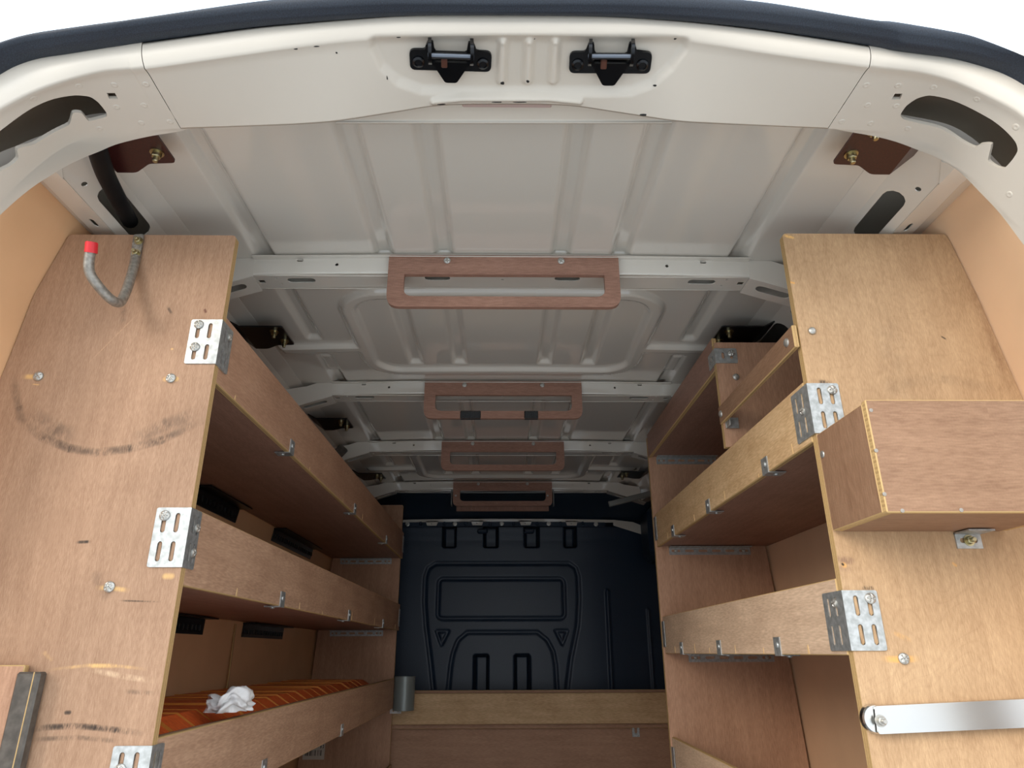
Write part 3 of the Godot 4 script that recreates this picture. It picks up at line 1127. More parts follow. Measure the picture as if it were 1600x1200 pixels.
	for x in [-0.298, -0.105, 0.101, 0.298]:
		var t := MB.new()
		sheet(t, t, rounded([Vector2(-0.027, 0.020), Vector2(-0.020, 0.0), Vector2(0.020, 0.0), Vector2(0.027, 0.020)], [0.002]), [circle(Vector2(-0.002, 0.008), 0.002, 8)], 0.003, func(q): return v(x + q.x, q.y + 0.503 - 0.02 * x * x, z - 0.003 - q.z))
		put("tab", [[t, mat.paint]], rail)
	for x in [-0.402, -0.2, -0.001, 0.2, 0.402]:
		var b := MB.new()
		b.lathe(v(x, 0.511 - 0.02 * x * x, z - 0.003), Basis.IDENTITY, [[0.0095, 0.0], [0.0095, 0.002], [0.006, 0.003], [0.006, 0.006], [0.0, 0.006]], 14)
		put("bolt", [[b, mat.bolt]], rail)
	for x in [-0.345, -0.245, -0.155, -0.05, 0.05, 0.15, 0.25, 0.345]:
		var n := MB.new()
		n.box(v(x, 0.510, z - 0.005), Vector3(0.012, 0.016, 0.012), 0.003)
		put("clip", [[n, mat.black_plastic]], rail)
	for s in [-1.0, 1.0]:
		var gmb := MB.new()
		var poly := PackedVector2Array([Vector2(0.475, 0.526), Vector2(0.56, 0.516), Vector2(0.60, 0.500), Vector2(0.70, 0.49), Vector2(0.70, 0.44), Vector2(0.60, 0.462), Vector2(0.475, 0.502)])
		sheet(gmb, gmb, poly if s > 0 else mirror(poly), [], 0.003, func(q): return v(q.x, q.y, z - 0.002 - q.z))
		put("end_gusset", [[gmb, mat.paint]], rail)
	for x in [-0.082, 0.115]:
		var n := MB.new()
		n.box(v(x, 0.477, 2.955), Vector3(0.045, 0.02, 0.03), 0.006)
		put("catch", [[n, mat.black_plastic]], rail)


# ---------------------------------------------------------------- racking
func board(called: String, c: Vector3, size: Vector3, thick: int, grain: int, m: Material, parent: Node, label := "", bev := 0.0012) -> MeshInstance3D:
	var edge := MB.new()
	var flat := MB.new()
	edge.box(c, size, bev, Basis.IDENTITY, grain, flat, thick, Vector2(rng.randf(), rng.randf()))
	return put(called, [[flat, m], [edge, mat.ply_edge]], parent, label)


func panel_sheet(called: String, poly: PackedVector2Array, d: float, t: float, m: Material, parent: Node, uo := Vector2.ZERO) -> MeshInstance3D:   # upright sheet, its rear face at depth d
	var flat := MB.new()
	var edge := MB.new()
	sheet(flat, edge, poly, [], t, func(q): return v(q.x, q.y, d + t - q.z), 0.0, true, uo)
	return put(called, [[flat, m], [edge, mat.ply_edge]], parent)


func end_poly(side: float, xin: float, top: float, bottom: float, slack := 0.002) -> PackedVector2Array:
	var pts := []
	pts.append(Vector2(xin, bottom))
	pts.append(Vector2(xin, top))
	var n := 14
	for k in n + 1:
		var h := lerpf(top, bottom, float(k) / n)
		pts.append(Vector2(wall_x(side, h) - side * slack, h))
	var out := PackedVector2Array(pts)
	var r := []
	for k in pts.size():
		r.append(0.006 if k == 1 or k == 2 else 0.0)
	return rounded(pts, r, 4)


func mark_image(base: Image, side: float, marks: Array) -> StandardMaterial3D:
	# base covers 0.40 m across and 0.80 m down of an end panel, from its upper outer corner region
	var x0 := -0.76 if side < 0 else 0.38
	for k in marks.size():
		var mk: Array = marks[k]
		var pts := []
		for e in mk[0]:
			var w := at_d(e[0], e[1], 0.85)
			pts.append(Vector2((w.x - x0) / 0.40 * base.get_width(), (0.58 - (w.y - CY)) / 0.80 * base.get_height()))
		rub(base, pts, mk[1] * 0.00073 / 0.40 * base.get_width(), mk[2], mk[3], 300 + k, mk[4] if mk.size() > 4 else 1.0)
	base.generate_mipmaps()
	var m := StandardMaterial3D.new()
	m.albedo_texture = ImageTexture.create_from_image(base)
	m.roughness = 0.55
	m.metallic_specular = 0.35
	m.uv1_scale = Vector3(1.0 / 0.40, -1.0 / 0.80, 1)
	m.uv1_offset = Vector3(-x0 / 0.40, 0.58 / 0.80, 0)
	return m


# folded angle over the corner of an end panel (face at depth d) and a front lip (face at x)
func corner_bracket(parent: Node, side: float, x: float, h0: float, h1: float, d: float, wp: float, wl: float, screws_p: Array, screws_l: Array) -> void:
	var mb := MB.new()
	var t := 0.0022
	var hm := (h0 + h1) / 2
	var hh := h1 - h0
	var hp := []
	var hl := []
	var rows := [h0 + hh * 0.26, h0 + hh * 0.74] if hh > 0.05 else [hm]
	for hc in rows:
		for u in [0.36, 0.74]:
			hp.append(stadium(Vector2(wp * u, hc), Vector2(0, minf(hh * 0.13, 0.009)), 0.0028, 5))
			hl.append(stadium(Vector2(wl * u, hc), Vector2(0, minf(hh * 0.13, 0.009)), 0.0028, 5))
	var xo := x - side * t                                    # aisle face of the folded plate
	sheet(mb, mb, rounded([Vector2(0.0, h0), Vector2(wp, h0), Vector2(wp, h1), Vector2(0.0, h1)], [0, 0.003, 0.003, 0]), hp, t, func(q): return v(xo + side * q.x, q.y, d - q.z))
	sheet(mb, mb, rounded([Vector2(0.0, h0), Vector2(wl, h0), Vector2(wl, h1), Vector2(0.0, h1)], [0, 0.003, 0.003, 0]), hl, t, func(q): return v(x - side * q.z, q.y, d + q.x))
	var o := put("corner_bracket", [[mb, mat.zinc]], parent, "slotted galvanised corner bracket")
	for s in screws_p:
		inst("screw", screw_mesh, o, v(xo + side * s[0] * wp, h0 + hh * s[1], d - t), Vector3(0, 0, 1), 1.15, rng.randf() * 1.5)
	for s in screws_l:
		inst("screw", screw_mesh, o, v(xo, h0 + hh * s[1], d + s[0] * wl), Vector3(-side, 0, 0), 1.0, rng.randf() * 1.5)


func lip_clip(parent: Node, side: float, x: float, h: float, d: float) -> void:
	var mb := MB.new()
	var t := 0.0018
	sheet(mb, mb, rect2(-0.012, h - t, 0.012, h + 0.024), [circle(Vector2(0.002, h + 0.010), 0.002, 8)], t, func(q): return v(x - side * q.z, q.y, d + q.x))
	sheet(mb, mb, rect2(-0.012, 0.0, 0.012, 0.026), [], t, func(q): return v(x + side * q.y, h - q.z, d + q.x))
	mb.lathe(v(x - side * t, h + 0.013, d - 0.002), Basis(Vector3(0, 0, side), Vector3.UP, Vector3(-side, 0, 0)), [[0.0045, 0], [0.004, 0.0015], [0.002, 0.0025], [0, 0.0027]], 10)
	mb.lathe(v(x + side * 0.015, h - t, d), Basis(Vector3.RIGHT, Vector3(0, 0, 1), Vector3.DOWN), [[0.0045, 0], [0.004, 0.0015], [0.002, 0.0025], [0, 0.0027]], 10)
	put("clip", [[mb, mat.zinc]], parent, "small folded metal clip")


func slotted_strip(parent: Node, x0: float, x1: float, h: float, d: float) -> void:
	var mb := MB.new()
	var holes := []
	var n := 6
	for k in n:
		holes.append(stadium(Vector2(lerpf(x0, x1, (k + 0.5) / n), h), Vector2((x1 - x0) / n * 0.25, 0), 0.0032, 4))
	sheet(mb, mb, rect2(x0, h - 0.010, x1, h + 0.010), holes, 0.002, func(q): return v(q.x, q.y, d - q.z))
	sheet(mb, mb, rect2(x0, 0, x1, 0.02), [], 0.002, func(q): return v(q.x, h + 0.010 - q.z, d - q.y))
	var o := put("slotted_strip", [[mb, mat.zinc]], parent, "slotted metal angle under the shelf end")
	for k in [0, n - 1]:
		inst("screw", screw_mesh, o, v(lerpf(x0, x1, (k + 0.5) / n), h, d - 0.002), Vector3(0, 0, 1), 0.8)


func wall_bracket(parent: Node, side: float, h: float, d0: float, d1: float) -> void:
	var mb := MB.new()
	var x := wall_x(side, h)
	sheet(mb, mb, rect2(d0, -0.036, d1, 0.0), [], 0.003, func(q): return v(wall_x(side, h + q.y) - side * (q.z + 0.001), h + q.y, q.x))
	sheet(mb, mb, rect2(d0, 0.0, d1, 0.035), [], 0.003, func(q): return v(x - side * q.y, h - q.z, q.x))
	var teeth := int((d1 - d0) / 0.022)
	for k in teeth:
		mb.box(v(x - side * 0.0045, h - 0.022, d0 + 0.014 + k * 0.022), Vector3(0.004, 0.012, 0.004), 0.001)
	put("wall_bracket", [[mb, mat.black_paint]], parent, "black pressed bracket between shelf and wall")


func lip(parent: Node, side: float, x: float, h0: float, h1: float, d0: float, d1: float, m: Material, clips: Array) -> MeshInstance3D:
	var o := board("front_lip", v(x + side * 0.0045, (h0 + h1) / 2, (d0 + d1) / 2), Vector3(0.009, h1 - h0, d1 - d0), 0, 2, m, parent)
	for d in clips:
		lip_clip(o, side, x, h0, d)
	if clips.size() > 2:                                   # splinters broken out along the lower edge
		for n in 6:
			var sp := MB.new()
			var dc := lerpf(d0, d1, (n + 0.2 + 0.6 * rng.randf()) / 6.0)
			var hs := 0.006 + 0.012 * rng.randf()
			var ws := 0.0012 + 0.002 * rng.randf()
			var poly := PackedVector2Array([Vector2(-ws, h0 + 0.001), Vector2(ws, h0 + 0.001), Vector2(ws * 0.6, h0 + hs), Vector2(-ws * 0.2, h0 + hs * 1.15)])
			sheet(sp, sp, poly, [], 0.0005, func(q): return v(x - side * q.z, q.y, dc + q.x))
			put("splinter", [[sp, mat.splinter]], o)
	return o


func shelf(parent: Node, side: float, x: float, h: float, d0: float, d1: float, m: Material) -> void:
	var xw := wall_x(side, h) - side * 0.002
	var xi := x + side * 0.009
	board("shelf", v((xi + xw) / 2, h + 0.0065, (d0 + d1) / 2), Vector3(absf(xw - xi), 0.009, d1 - d0), 1, 2, m, parent)


func build_left_rack() -> void:
	var s := -1.0
	var x := -0.382
	var o := thing("shelving_unit", v(-0.53, FLOOR_H, 1.8), "long plywood racking with the hook and a row of orange blocks", "shelving", "plywood racking along the van walls")
	var dark := Color(0.20, 0.165, 0.14)
	var pale := Color(0.85, 0.68, 0.45)
	var im := veneer(768, 1536, Color(0.58, 0.445, 0.345), Color(0.73, 0.59, 0.475), 101, 0.28)
	var face := mark_image(im, -1.0, [
		[[[20, 590], [28, 635], [36, 666]], 9, dark, 0.16],
		[[[30, 655], [66, 683], [107, 700], [150, 707], [200, 701], [250, 688], [293, 668], [318, 655]], 9, dark, 0.30],
		[[[40, 645], [85, 672], [120, 685]], 20, dark, 0.14], [[[205, 690], [255, 665], [312, 645]], 16, dark, 0.16],
		[[[41, 1141], [73, 1136], [114, 1134], [146, 1136], [179, 1140], [219, 1145]], 5, dark, 0.5], [[[50, 1155], [120, 1152], [190, 1158]], 4, dark, 0.25],
		[[[78, 1046], [114, 1042], [138, 1039], [180, 1040], [227, 1045]], 3, pale, 0.45, 0.9], [[[138, 1040], [182, 1040]], 4, Color(0.90, 0.72, 0.46), 0.6, 0.6],
		[[[140, 1046], [190, 1056], [240, 1064]], 5, Color(0.86, 0.74, 0.60), 0.45],
		[[[36, 588], [68, 589]], 6, pale, 1.0, 0.15], [[[258, 592], [275, 592]], 6, pale, 0.9, 0.2], [[[152, 918], [170, 918], [200, 922]], 4.5, pale, 1.0, 0.3], [[[258, 900], [268, 900]], 6, pale, 0.9, 0.1],
		[[[120, 847], [140, 846]], 3, dark, 0.8, 0.3], [[[103, 1113], [108, 1113]], 3.5, dark, 0.8, 0.2], [[[185, 938], [250, 940]], 1.5, dark, 0.4], [[[195, 1080], [240, 1083]], 4, dark, 0.2],
		[[[150, 900], [165, 930]], 10, dark, 0.10], [[[262, 480], [268, 490]], 3, dark, 0.5, 0.2], [[[320, 484], [321, 487]], 3, Color(0.4, 0.25, 0.2), 0.8, 0.1], [[[268, 545], [269, 545]], 2.5, pale, 0.9, 0.1],
		[[[50, 600], [62, 601]], 1.5, pale, 0.8, 0.2], [[[130, 575], [215, 490]], 1.2, Color(0.80, 0.64, 0.50), 0.5], [[[193, 478], [192, 505]], 7, dark, 0.16], [[[70, 1020], [80, 1030]], 4, pale, 0.25]])
	var p := panel_sheet("end_panel", end_poly(s, -0.381, 0.557, FLOOR_H + 0.002), 0.85, 0.012, face, o)
	for q in [[60, 588], [267, 591], [171, 917]]:
		inst("screw", screw_mesh, p, at_d(q[0], q[1], 0.849), Vector3(0, 0, 1), 1.15, rng.randf())
	panel_sheet("end_panel", end_poly(s, -0.391, 0.544, FLOOR_H + 0.002, 0.009), 2.73, 0.012, mat.ply_a, o, Vector2(0.3, 0.2))
	lip(o, s, x, 0.336, 0.434, 0.8625, 2.729, mat.ply_a, [1.216, 1.795, 2.322])
	lip(o, s, x, 0.075, 0.168, 0.8625, 2.729, mat.ply_worn, [1.26, 1.826, 2.358])
	lip(o, s, x, -0.184, -0.088, 0.8625, 2.729, mat.ply_worn, [1.846, 1.262])
	lip(o, s, x, -0.46, -0.365, 0.8625, 2.729, mat.ply_worn, [])
	for h in [0.336, 0.075, -0.184, -0.46]:
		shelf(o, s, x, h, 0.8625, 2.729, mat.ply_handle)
	var il := MB.new()
	il.box(v(-0.4015, -0.135, 1.796), Vector3(0.018, 0.088, 1.86), 0.001)
	put("inner_lip", [[il, mat.ply_handle]], o)
	corner_bracket(o, s, -0.3815, 0.357, 0.422, 0.85, 0.042, 0.038, [[0.74, 0.88], [0.74, 0.37]], [[0.74, 0.80]])
	corner_bracket(o, s, -0.3815, 0.095, 0.166, 0.85, 0.042, 0.030, [[0.74, 0.86]], [[0.74, 0.70], [0.74, 0.28]])
	corner_bracket(o, s, -0.3815, -0.162, -0.094, 0.85, 0.042, 0.028, [[0.72, 0.66]], [[0.70, 0.45]])
	slotted_strip(o, -0.620, -0.424, 0.326, 2.73)
	slotted_strip(o, -0.636, -0.440, 0.066, 2.73)
	wall_bracket(o, s, 0.336, 1.47, 1.73)
	wall_bracket(o, s, 0.336, 2.02, 2.45)
	wall_bracket(o, s, 0.075, 1.44, 1.70)
	wall_bracket(o, s, 0.075, 1.96, 2.32)
	for h in [0.39, 0.12, -0.14]:                                 # far corner plates, seen on edge
		var mb := MB.new()
		mb.box(v(-0.382, h, 2.722), Vector3(0.0022, 0.062, 0.03), 0.0005)
		put("end_plate", [[mb, mat.zinc]], o)
	board("wall_batten", v(-0.688, -0.01, 1.90), Vector3(0.004, 0.16, 0.006), 0, 1, mat.ply_a, o)


func build_right_rack() -> void:
	var s := 1.0
	var x := 0.405
	var o := thing("shelving_unit", v(0.56, FLOOR_H, 1.34), "shorter plywood racking with tan end panel and top divider", "shelving", "plywood racking along the van walls")
	var dark := Color(0.22, 0.18, 0.15)
	var pale := Color(0.87, 0.65, 0.38)
	var im := veneer(768, 1536, Color(0.63, 0.50, 0.37), Color(0.785, 0.655, 0.505), 131, 0.30, 0.34)
	var face := mark_image(im, 1.0, [
		[[[1380, 1029], [1400, 1030], [1432, 1029]], 6, pale, 0.9, 0.2], [[[1305, 872], [1330, 876]], 7, Color(0.45, 0.33, 0.28), 0.35], [[[1310, 888], [1326, 890]], 6, Color(0.45, 0.33, 0.28), 0.25], [[[1318, 882], [1319, 883]], 5, pale, 0.9, 0.1], [[[1316, 881], [1317, 882]], 2.5, dark, 1.0, 0.0],
		[[[1278, 596], [1300, 597]], 5, dark, 0.45], [[[1350, 918], [1362, 919]], 4, dark, 0.5], [[[1470, 525], [1478, 530]], 2, dark, 0.7, 0.2], [[[1380, 490], [1400, 600], [1415, 620]], 30, dark, 0.05], [[[1390, 600], [1470, 590], [1560, 610]], 14, dark, 0.06],
		[[[1500, 400], [1560, 560], [1590, 620]], 10, Color(0.5, 0.36, 0.26), 0.18], [[[1232, 440], [1240, 442]], 3, pale, 0.7], [[[1226, 368], [1238, 371]], 4, Color(0.90, 0.72, 0.45), 0.9], [[[1489, 880], [1493, 883]], 3, pale, 0.5], [[[1400, 990], [1420, 1000]], 5, pale, 0.25]])
	var p := panel_sheet("end_panel", end_poly(s, 0.406, 0.565, FLOOR_H + 0.002), 0.85, 0.012, face, o)
	inst("screw", screw_mesh, p, at_d(1412, 1029, 0.849), Vector3(0, 0, 1), 1.15, 0.4)
	var rivet := MB.new()
	var rc := at_d(1269, 517, 0.849)
	rivet.lathe(rc, Basis.IDENTITY, [[0.0055, 0.0], [0.005, 0.0017], [0.003, 0.003], [0, 0.0035]], 16)
	put("dome_bolt", [[rivet, mat.bolt]], p)
	panel_sheet("end_panel", end_poly(s, 0.401, 0.555, FLOOR_H + 0.002, 0.008), 1.83, 0.012, mat.ply_a, o, Vector2(0.1, 0.7))
	var dp := end_poly(s, 0.400, 0.545, 0.266)
	var dq := PackedVector2Array([Vector2(0.416, 0.266), Vector2(0.416, 0.340), Vector2(0.400, 0.340)])
	dq.append_array(dp.slice(1))
	var dv := panel_sheet("divider", dq, 1.185, 0.012, mat.ply_a, o, Vector2(0.4, 0.1))
	var db := MB.new()
	db.lathe(at_d(1150, 589, 1.184), Basis.IDENTITY, [[0.0065, 0.0], [0.006, 0.002], [0.0035, 0.0035], [0, 0.004]], 16)
	put("dome_bolt", [[db, mat.bolt]], dv)
	lip(o, s, 0.401, 0.494, 0.560, 1.198, 1.829, mat.ply_handle, [])
	lip(o, s, x, 0.254, 0.338, 0.8625, 1.829, mat.ply_gold, [1.03, 1.345, 1.643])
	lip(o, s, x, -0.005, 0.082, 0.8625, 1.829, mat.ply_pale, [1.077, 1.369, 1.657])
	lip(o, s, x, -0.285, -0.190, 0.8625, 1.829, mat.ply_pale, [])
	for h in [0.254, -0.005, -0.285]:
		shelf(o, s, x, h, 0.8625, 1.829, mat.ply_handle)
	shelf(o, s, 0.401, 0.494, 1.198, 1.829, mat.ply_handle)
	corner_bracket(o, s, 0.4055, 0.262, 0.331, 0.85, 0.042, 0.052, [[0.78, 0.86]], [[0.42, 0.55]])
	corner_bracket(o, s, 0.4055, 0.000, 0.067, 0.85, 0.042, 0.052, [[0.78, 0.86]], [[0.40, 0.80]])
	corner_bracket(o, s, 0.4010, 0.502, 0.532, 1.185, 0.042, 0.04, [[0.74, 0.66]], [[0.5, 0.5]])
	slotted_strip(o, 0.422, 0.585, 0.486, 1.83)
	slotted_strip(o, 0.436, 0.648, 0.244, 1.83)
	slotted_strip(o, 0.462, 0.674, -0.015, 1.83)
	for h in [0.54, 0.30, 0.04, -0.24]:
		var mb := MB.new()
		mb.box(v(0.4025, h, 1.822), Vector3(0.0022, 0.06, 0.032), 0.0005)
		put("end_plate", [[mb, mat.zinc]], o)
	# slat between the end panel and the divider
	var slat := board("slat", v(0.4005, 0.401, 1.022), Vector3(0.007, 0.033, 0.345), 0, 2, mat.ply_box, o)
	for d in [0.872, 1.182]:
		var b := MB.new()
		b.lathe(v(0.397, 0.401, d), Basis(Vector3(0, 0, 1), Vector3.UP, Vector3.LEFT), [[0.0065, 0.0], [0.006, 0.002], [0.0035, 0.0035], [0, 0.004]], 16)
		put("dome_bolt", [[b, mat.bolt]], slat)
	var lb := MB.new()
	lb.box(v(0.415, 0.384, 1.182), Vector3(0.024, 0.02, 0.002), 0.0004)
	lb.box(v(0.405, 0.384, 1.172), Vector3(0.002, 0.02, 0.02), 0.0004)
	put("slat_bracket", [[lb, mat.zinc]], o)


func build_front_partition() -> void:
	var o := thing("partition", v(0.1, FLOOR_H, 2.86), "plywood partition with a planked top edge before the bulkhead", "partition")
	board("top_rail", v(0.115, -0.196, 2.83), Vector3(1.06, 0.104, 0.018), 2, 0, mat.ply_gold, o)
	board("rear_plank", v(0.115, -0.20, 2.862), Vector3(1.06, 0.13, 0.02), 2, 0, mat.ply_a, o)
	board("lower_panel", v(0.115, -0.524, 2.885), Vector3(1.06, 0.55, 0.012), 2, 0, mat.ply_a, o)
	var a := at_d(991, 1130, 2.82)
	var b := at_d(1004, 1154, 2.82)
	var mb := MB.new()
	sheet(mb, mb, rect2(a.x, b.y, b.x, a.y), [stadium(Vector2((a.x + b.x) / 2, lerpf(a.y, b.y, 0.5)), Vector2(0, 0.009), 0.005)], 0.003, func(q): return Vector3(q.x, q.y, -2.876 + q.z))
	put("strap", [[mb, mat.zinc]], o, "small slotted metal strap")


# ---------------------------------------------------------------- handles and brackets under the roof
func handle_frame(k: int, label: String, taped: bool) -> void:
	var d: float = BOWS[k] - 0.0095
	var x0 := -0.189
	var x1 := 0.194
	var o := thing("handle_frame", v(0.0025, 0.522, d), label, "handle frame", "slotted plywood frames hung from the roof bows")
	var mb := MB.new()
	var rim := MB.new()
	var outer := rounded([Vector2(x0, 0.618), Vector2(x0, 0.522), Vector2(x1, 0.522), Vector2(x1, 0.618)], [0.003, 0.022, 0.022, 0.003])
	var slot := rounded([Vector2(x0 + 0.027, 0.582), Vector2(x0 + 0.027, 0.541), Vector2(x1 - 0.025, 0.541), Vector2(x1 - 0.025, 0.582)], [0.002, 0.016, 0.016, 0.002])
	sheet(mb, rim, outer, [slot], 0.009, func(q): return v(q.x, q.y, d + 0.009 - q.z), 0.0, false, Vector2(k * 0.13, k * 0.27))
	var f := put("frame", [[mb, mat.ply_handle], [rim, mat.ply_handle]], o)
	for x in [-0.092, 0.098]:
		inst("screw", screw_mesh, f, v(x, 0.608, d), Vector3(0, 0, 1), 1.05, rng.randf())
	if taped:
		for c in [[-0.102, -0.050], [0.052, 0.088]]:
			var t := MB.new()
			t.box(v((c[0] + c[1]) / 2, 0.5315, d + 0.0045), Vector3(c[1] - c[0], 0.021, 0.0115), 0.0025)
			for n in 5:
				t.box(v(lerpf(c[0], c[1], (n + 0.5) / 5.0), 0.5315, d - 0.0012), Vector3(0.0012, 0.0195, 0.0012), 0.0003, Basis(Vector3(0, 0, 1), 0.25 * (rng.randf() - 0.5)))
			put("tape_wrap", [[t, mat.tape]], o, "black tape wound round the lower bar")
	if k == 3:
		for x in [-0.194, 0.199]:
			var e := MB.new()
			e.box(v(x, 0.555, d + 0.014), Vector3(0.004, 0.062, 0.028), 0.001)
			put("side_lug", [[e, mat.grey_bar]], o)
		var bp := MB.new()
		bp.box(v(0.0025, 0.525, d + 0.045), Vector3(0.36, 0.03, 0.008), 0.002)
		put("back_board", [[bp, mat.ply_handle]], o)
		for x in [-0.178, 0.176]:
			inst("screw", screw_mesh, f, v(x, 0.562, d), Vector3(0, 0, 1), 0.7)


func roof_bracket(x: float, h: float, d: float, side: float, red: bool, label: String) -> void:
	var o := thing("rack_bracket", v(x, h - 0.03, d), label, "bracket", "roof rack mounting brackets")
	var mb := MB.new()
	# plate with a clipped corner whose outer end bends up to the side rail
	var poly := rounded([Vector2(0.038, -0.045), Vector2(0.040, 0.038), Vector2(0.005, 0.040), Vector2(-0.020, 0.058), Vector2(-0.045, 0.058), Vector2(-0.045, -0.045)], [0.006, 0.006, 0.004, 0.006, 0.0, 0.0])
	sheet(mb, mb, poly, [], 0.003, func(q): return v(x - side * q.x, h - q.z, d + q.y), 0.012)
	sheet(mb, mb, rounded([Vector2(0.0, -0.045), Vector2(0.030, -0.040), Vector2(0.038, 0.03), Vector2(0.0, 0.058)], [0.0, 0.006, 0.006, 0.0]), [], 0.003, func(q): return v(x + side * (0.045 + q.x * 0.86), h + q.x * 0.5 - q.z, d + q.y))
	put("plate", [[mb, mat.red_primer if red else mat.black_paint]], o)
	for q in [[0.018, -0.025], [0.025, 0.018]]:
		var b := inst("bolt", nut_mesh, o, v(x - side * q[0], h - 0.003, d + q[1]), Vector3.DOWN, 1.0, rng.randf())
		b.name = "bolt"


func latch(px: float, py: float, roll: float, label: String) -> void:
	var g := frame_param(Vector2(px, py))
	var n := frame_normal(g.x, g.y)
	var xa := Vector3.RIGHT.rotated(n, roll)
	var p := frame_point(g.x, g.y, true) + n * 0.0005
	xa = (xa - n * xa.dot(n)).normalized()
	var ya := n.cross(xa)
	var o := thing("door_latch", p, label, "latch", "door strikers on the header")
	var w := func(q: Vector3) -> Vector3: return p + xa * q.x + ya * q.y + n * q.z
	var sc := 0.00070
	var f := 1.20          # height of the plate against its foreshortened look
	var pl := MB.new()
	var out := rounded([Vector2(-62, -12 * f), Vector2(-62, 16 * f), Vector2(-38, 16 * f), Vector2(-34, 28 * f), Vector2(-26, 28 * f), Vector2(-24, 13 * f), Vector2(24, 13 * f), Vector2(26, 28 * f), Vector2(34, 28 * f), Vector2(38, 16 * f), Vector2(62, 16 * f), Vector2(62, -12 * f)], [9, 9, 5, 3, 3, 3, 3, 3, 3, 5, 9, 9])
	for k in out.size(): out[k] *= sc
	sheet(pl, pl, out, [], 0.0035, w)
	put("plate", [[pl, mat.black_metal]], o)
	var tg := MB.new()
	var tri := rounded([Vector2(-29, 8 * f), Vector2(29, 8 * f), Vector2(9, -26 * f), Vector2(-9, -26 * f)], [2, 2, 4, 4])
	for k in tri.size(): tri[k] *= sc
	sheet(tg, tg, tri, [], 0.004, func(q): return w.call(Vector3(q.x, q.y, q.z + 0.0036 + maxf(0.0, (q.y + 26 * f * sc)) * 0.22)))
	put("tongue", [[tg, mat.black_metal]], o)
	for s in [-1.0, 1.0]:
		var lg := MB.new()
		var poly := rounded([Vector2(4 * f, 0.0), Vector2(4 * f, 16), Vector2(14 * f, 27), Vector2(30 * f, 30), Vector2(36 * f, 20), Vector2(33 * f, 0.0)], [0.0, 5, 7, 7, 5, 0.0])
		for k in poly.size(): poly[k] *= sc
		sheet(lg, lg, poly, [], 0.0035, func(q): return w.call(Vector3(s * 31 * sc + (q.z - 0.00175), q.x, q.y + 0.003)))
		put("lug", [[lg, mat.black_metal]], o)
		var bt := MB.new()
		bt.lathe(w.call(Vector3(s * 49 * sc, 0.0, 0.0035)), Basis(xa, ya, n), [[9.5 * sc, 0.0], [9 * sc, 0.0018], [6 * sc, 0.003], [5 * sc, 0.0018], [0, 0.0018]], 18)
		put("bolt_head", [[bt, mat.black_metal]], o)
	var pin := MB.new()
	pin.tube([w.call(Vector3(-34 * sc, 19 * f * sc, 0.0165)), w.call(Vector3(34 * sc, 19 * f * sc, 0.0165))], 0.0030, 12)
	put("pin", [[pin, mat.worn_steel]], o, "bare steel pin between the lugs")
	var cu := MB.new()
	cu.box(w.call(Vector3(-10 * sc, 7 * f * sc, 0.0135)), Vector3(0.0065, 0.010, 0.004), 0.001, Basis(xa, ya, n))
	put("wear_pad", [[cu, mat.copper]], o, "worn coppery patch under the pin")


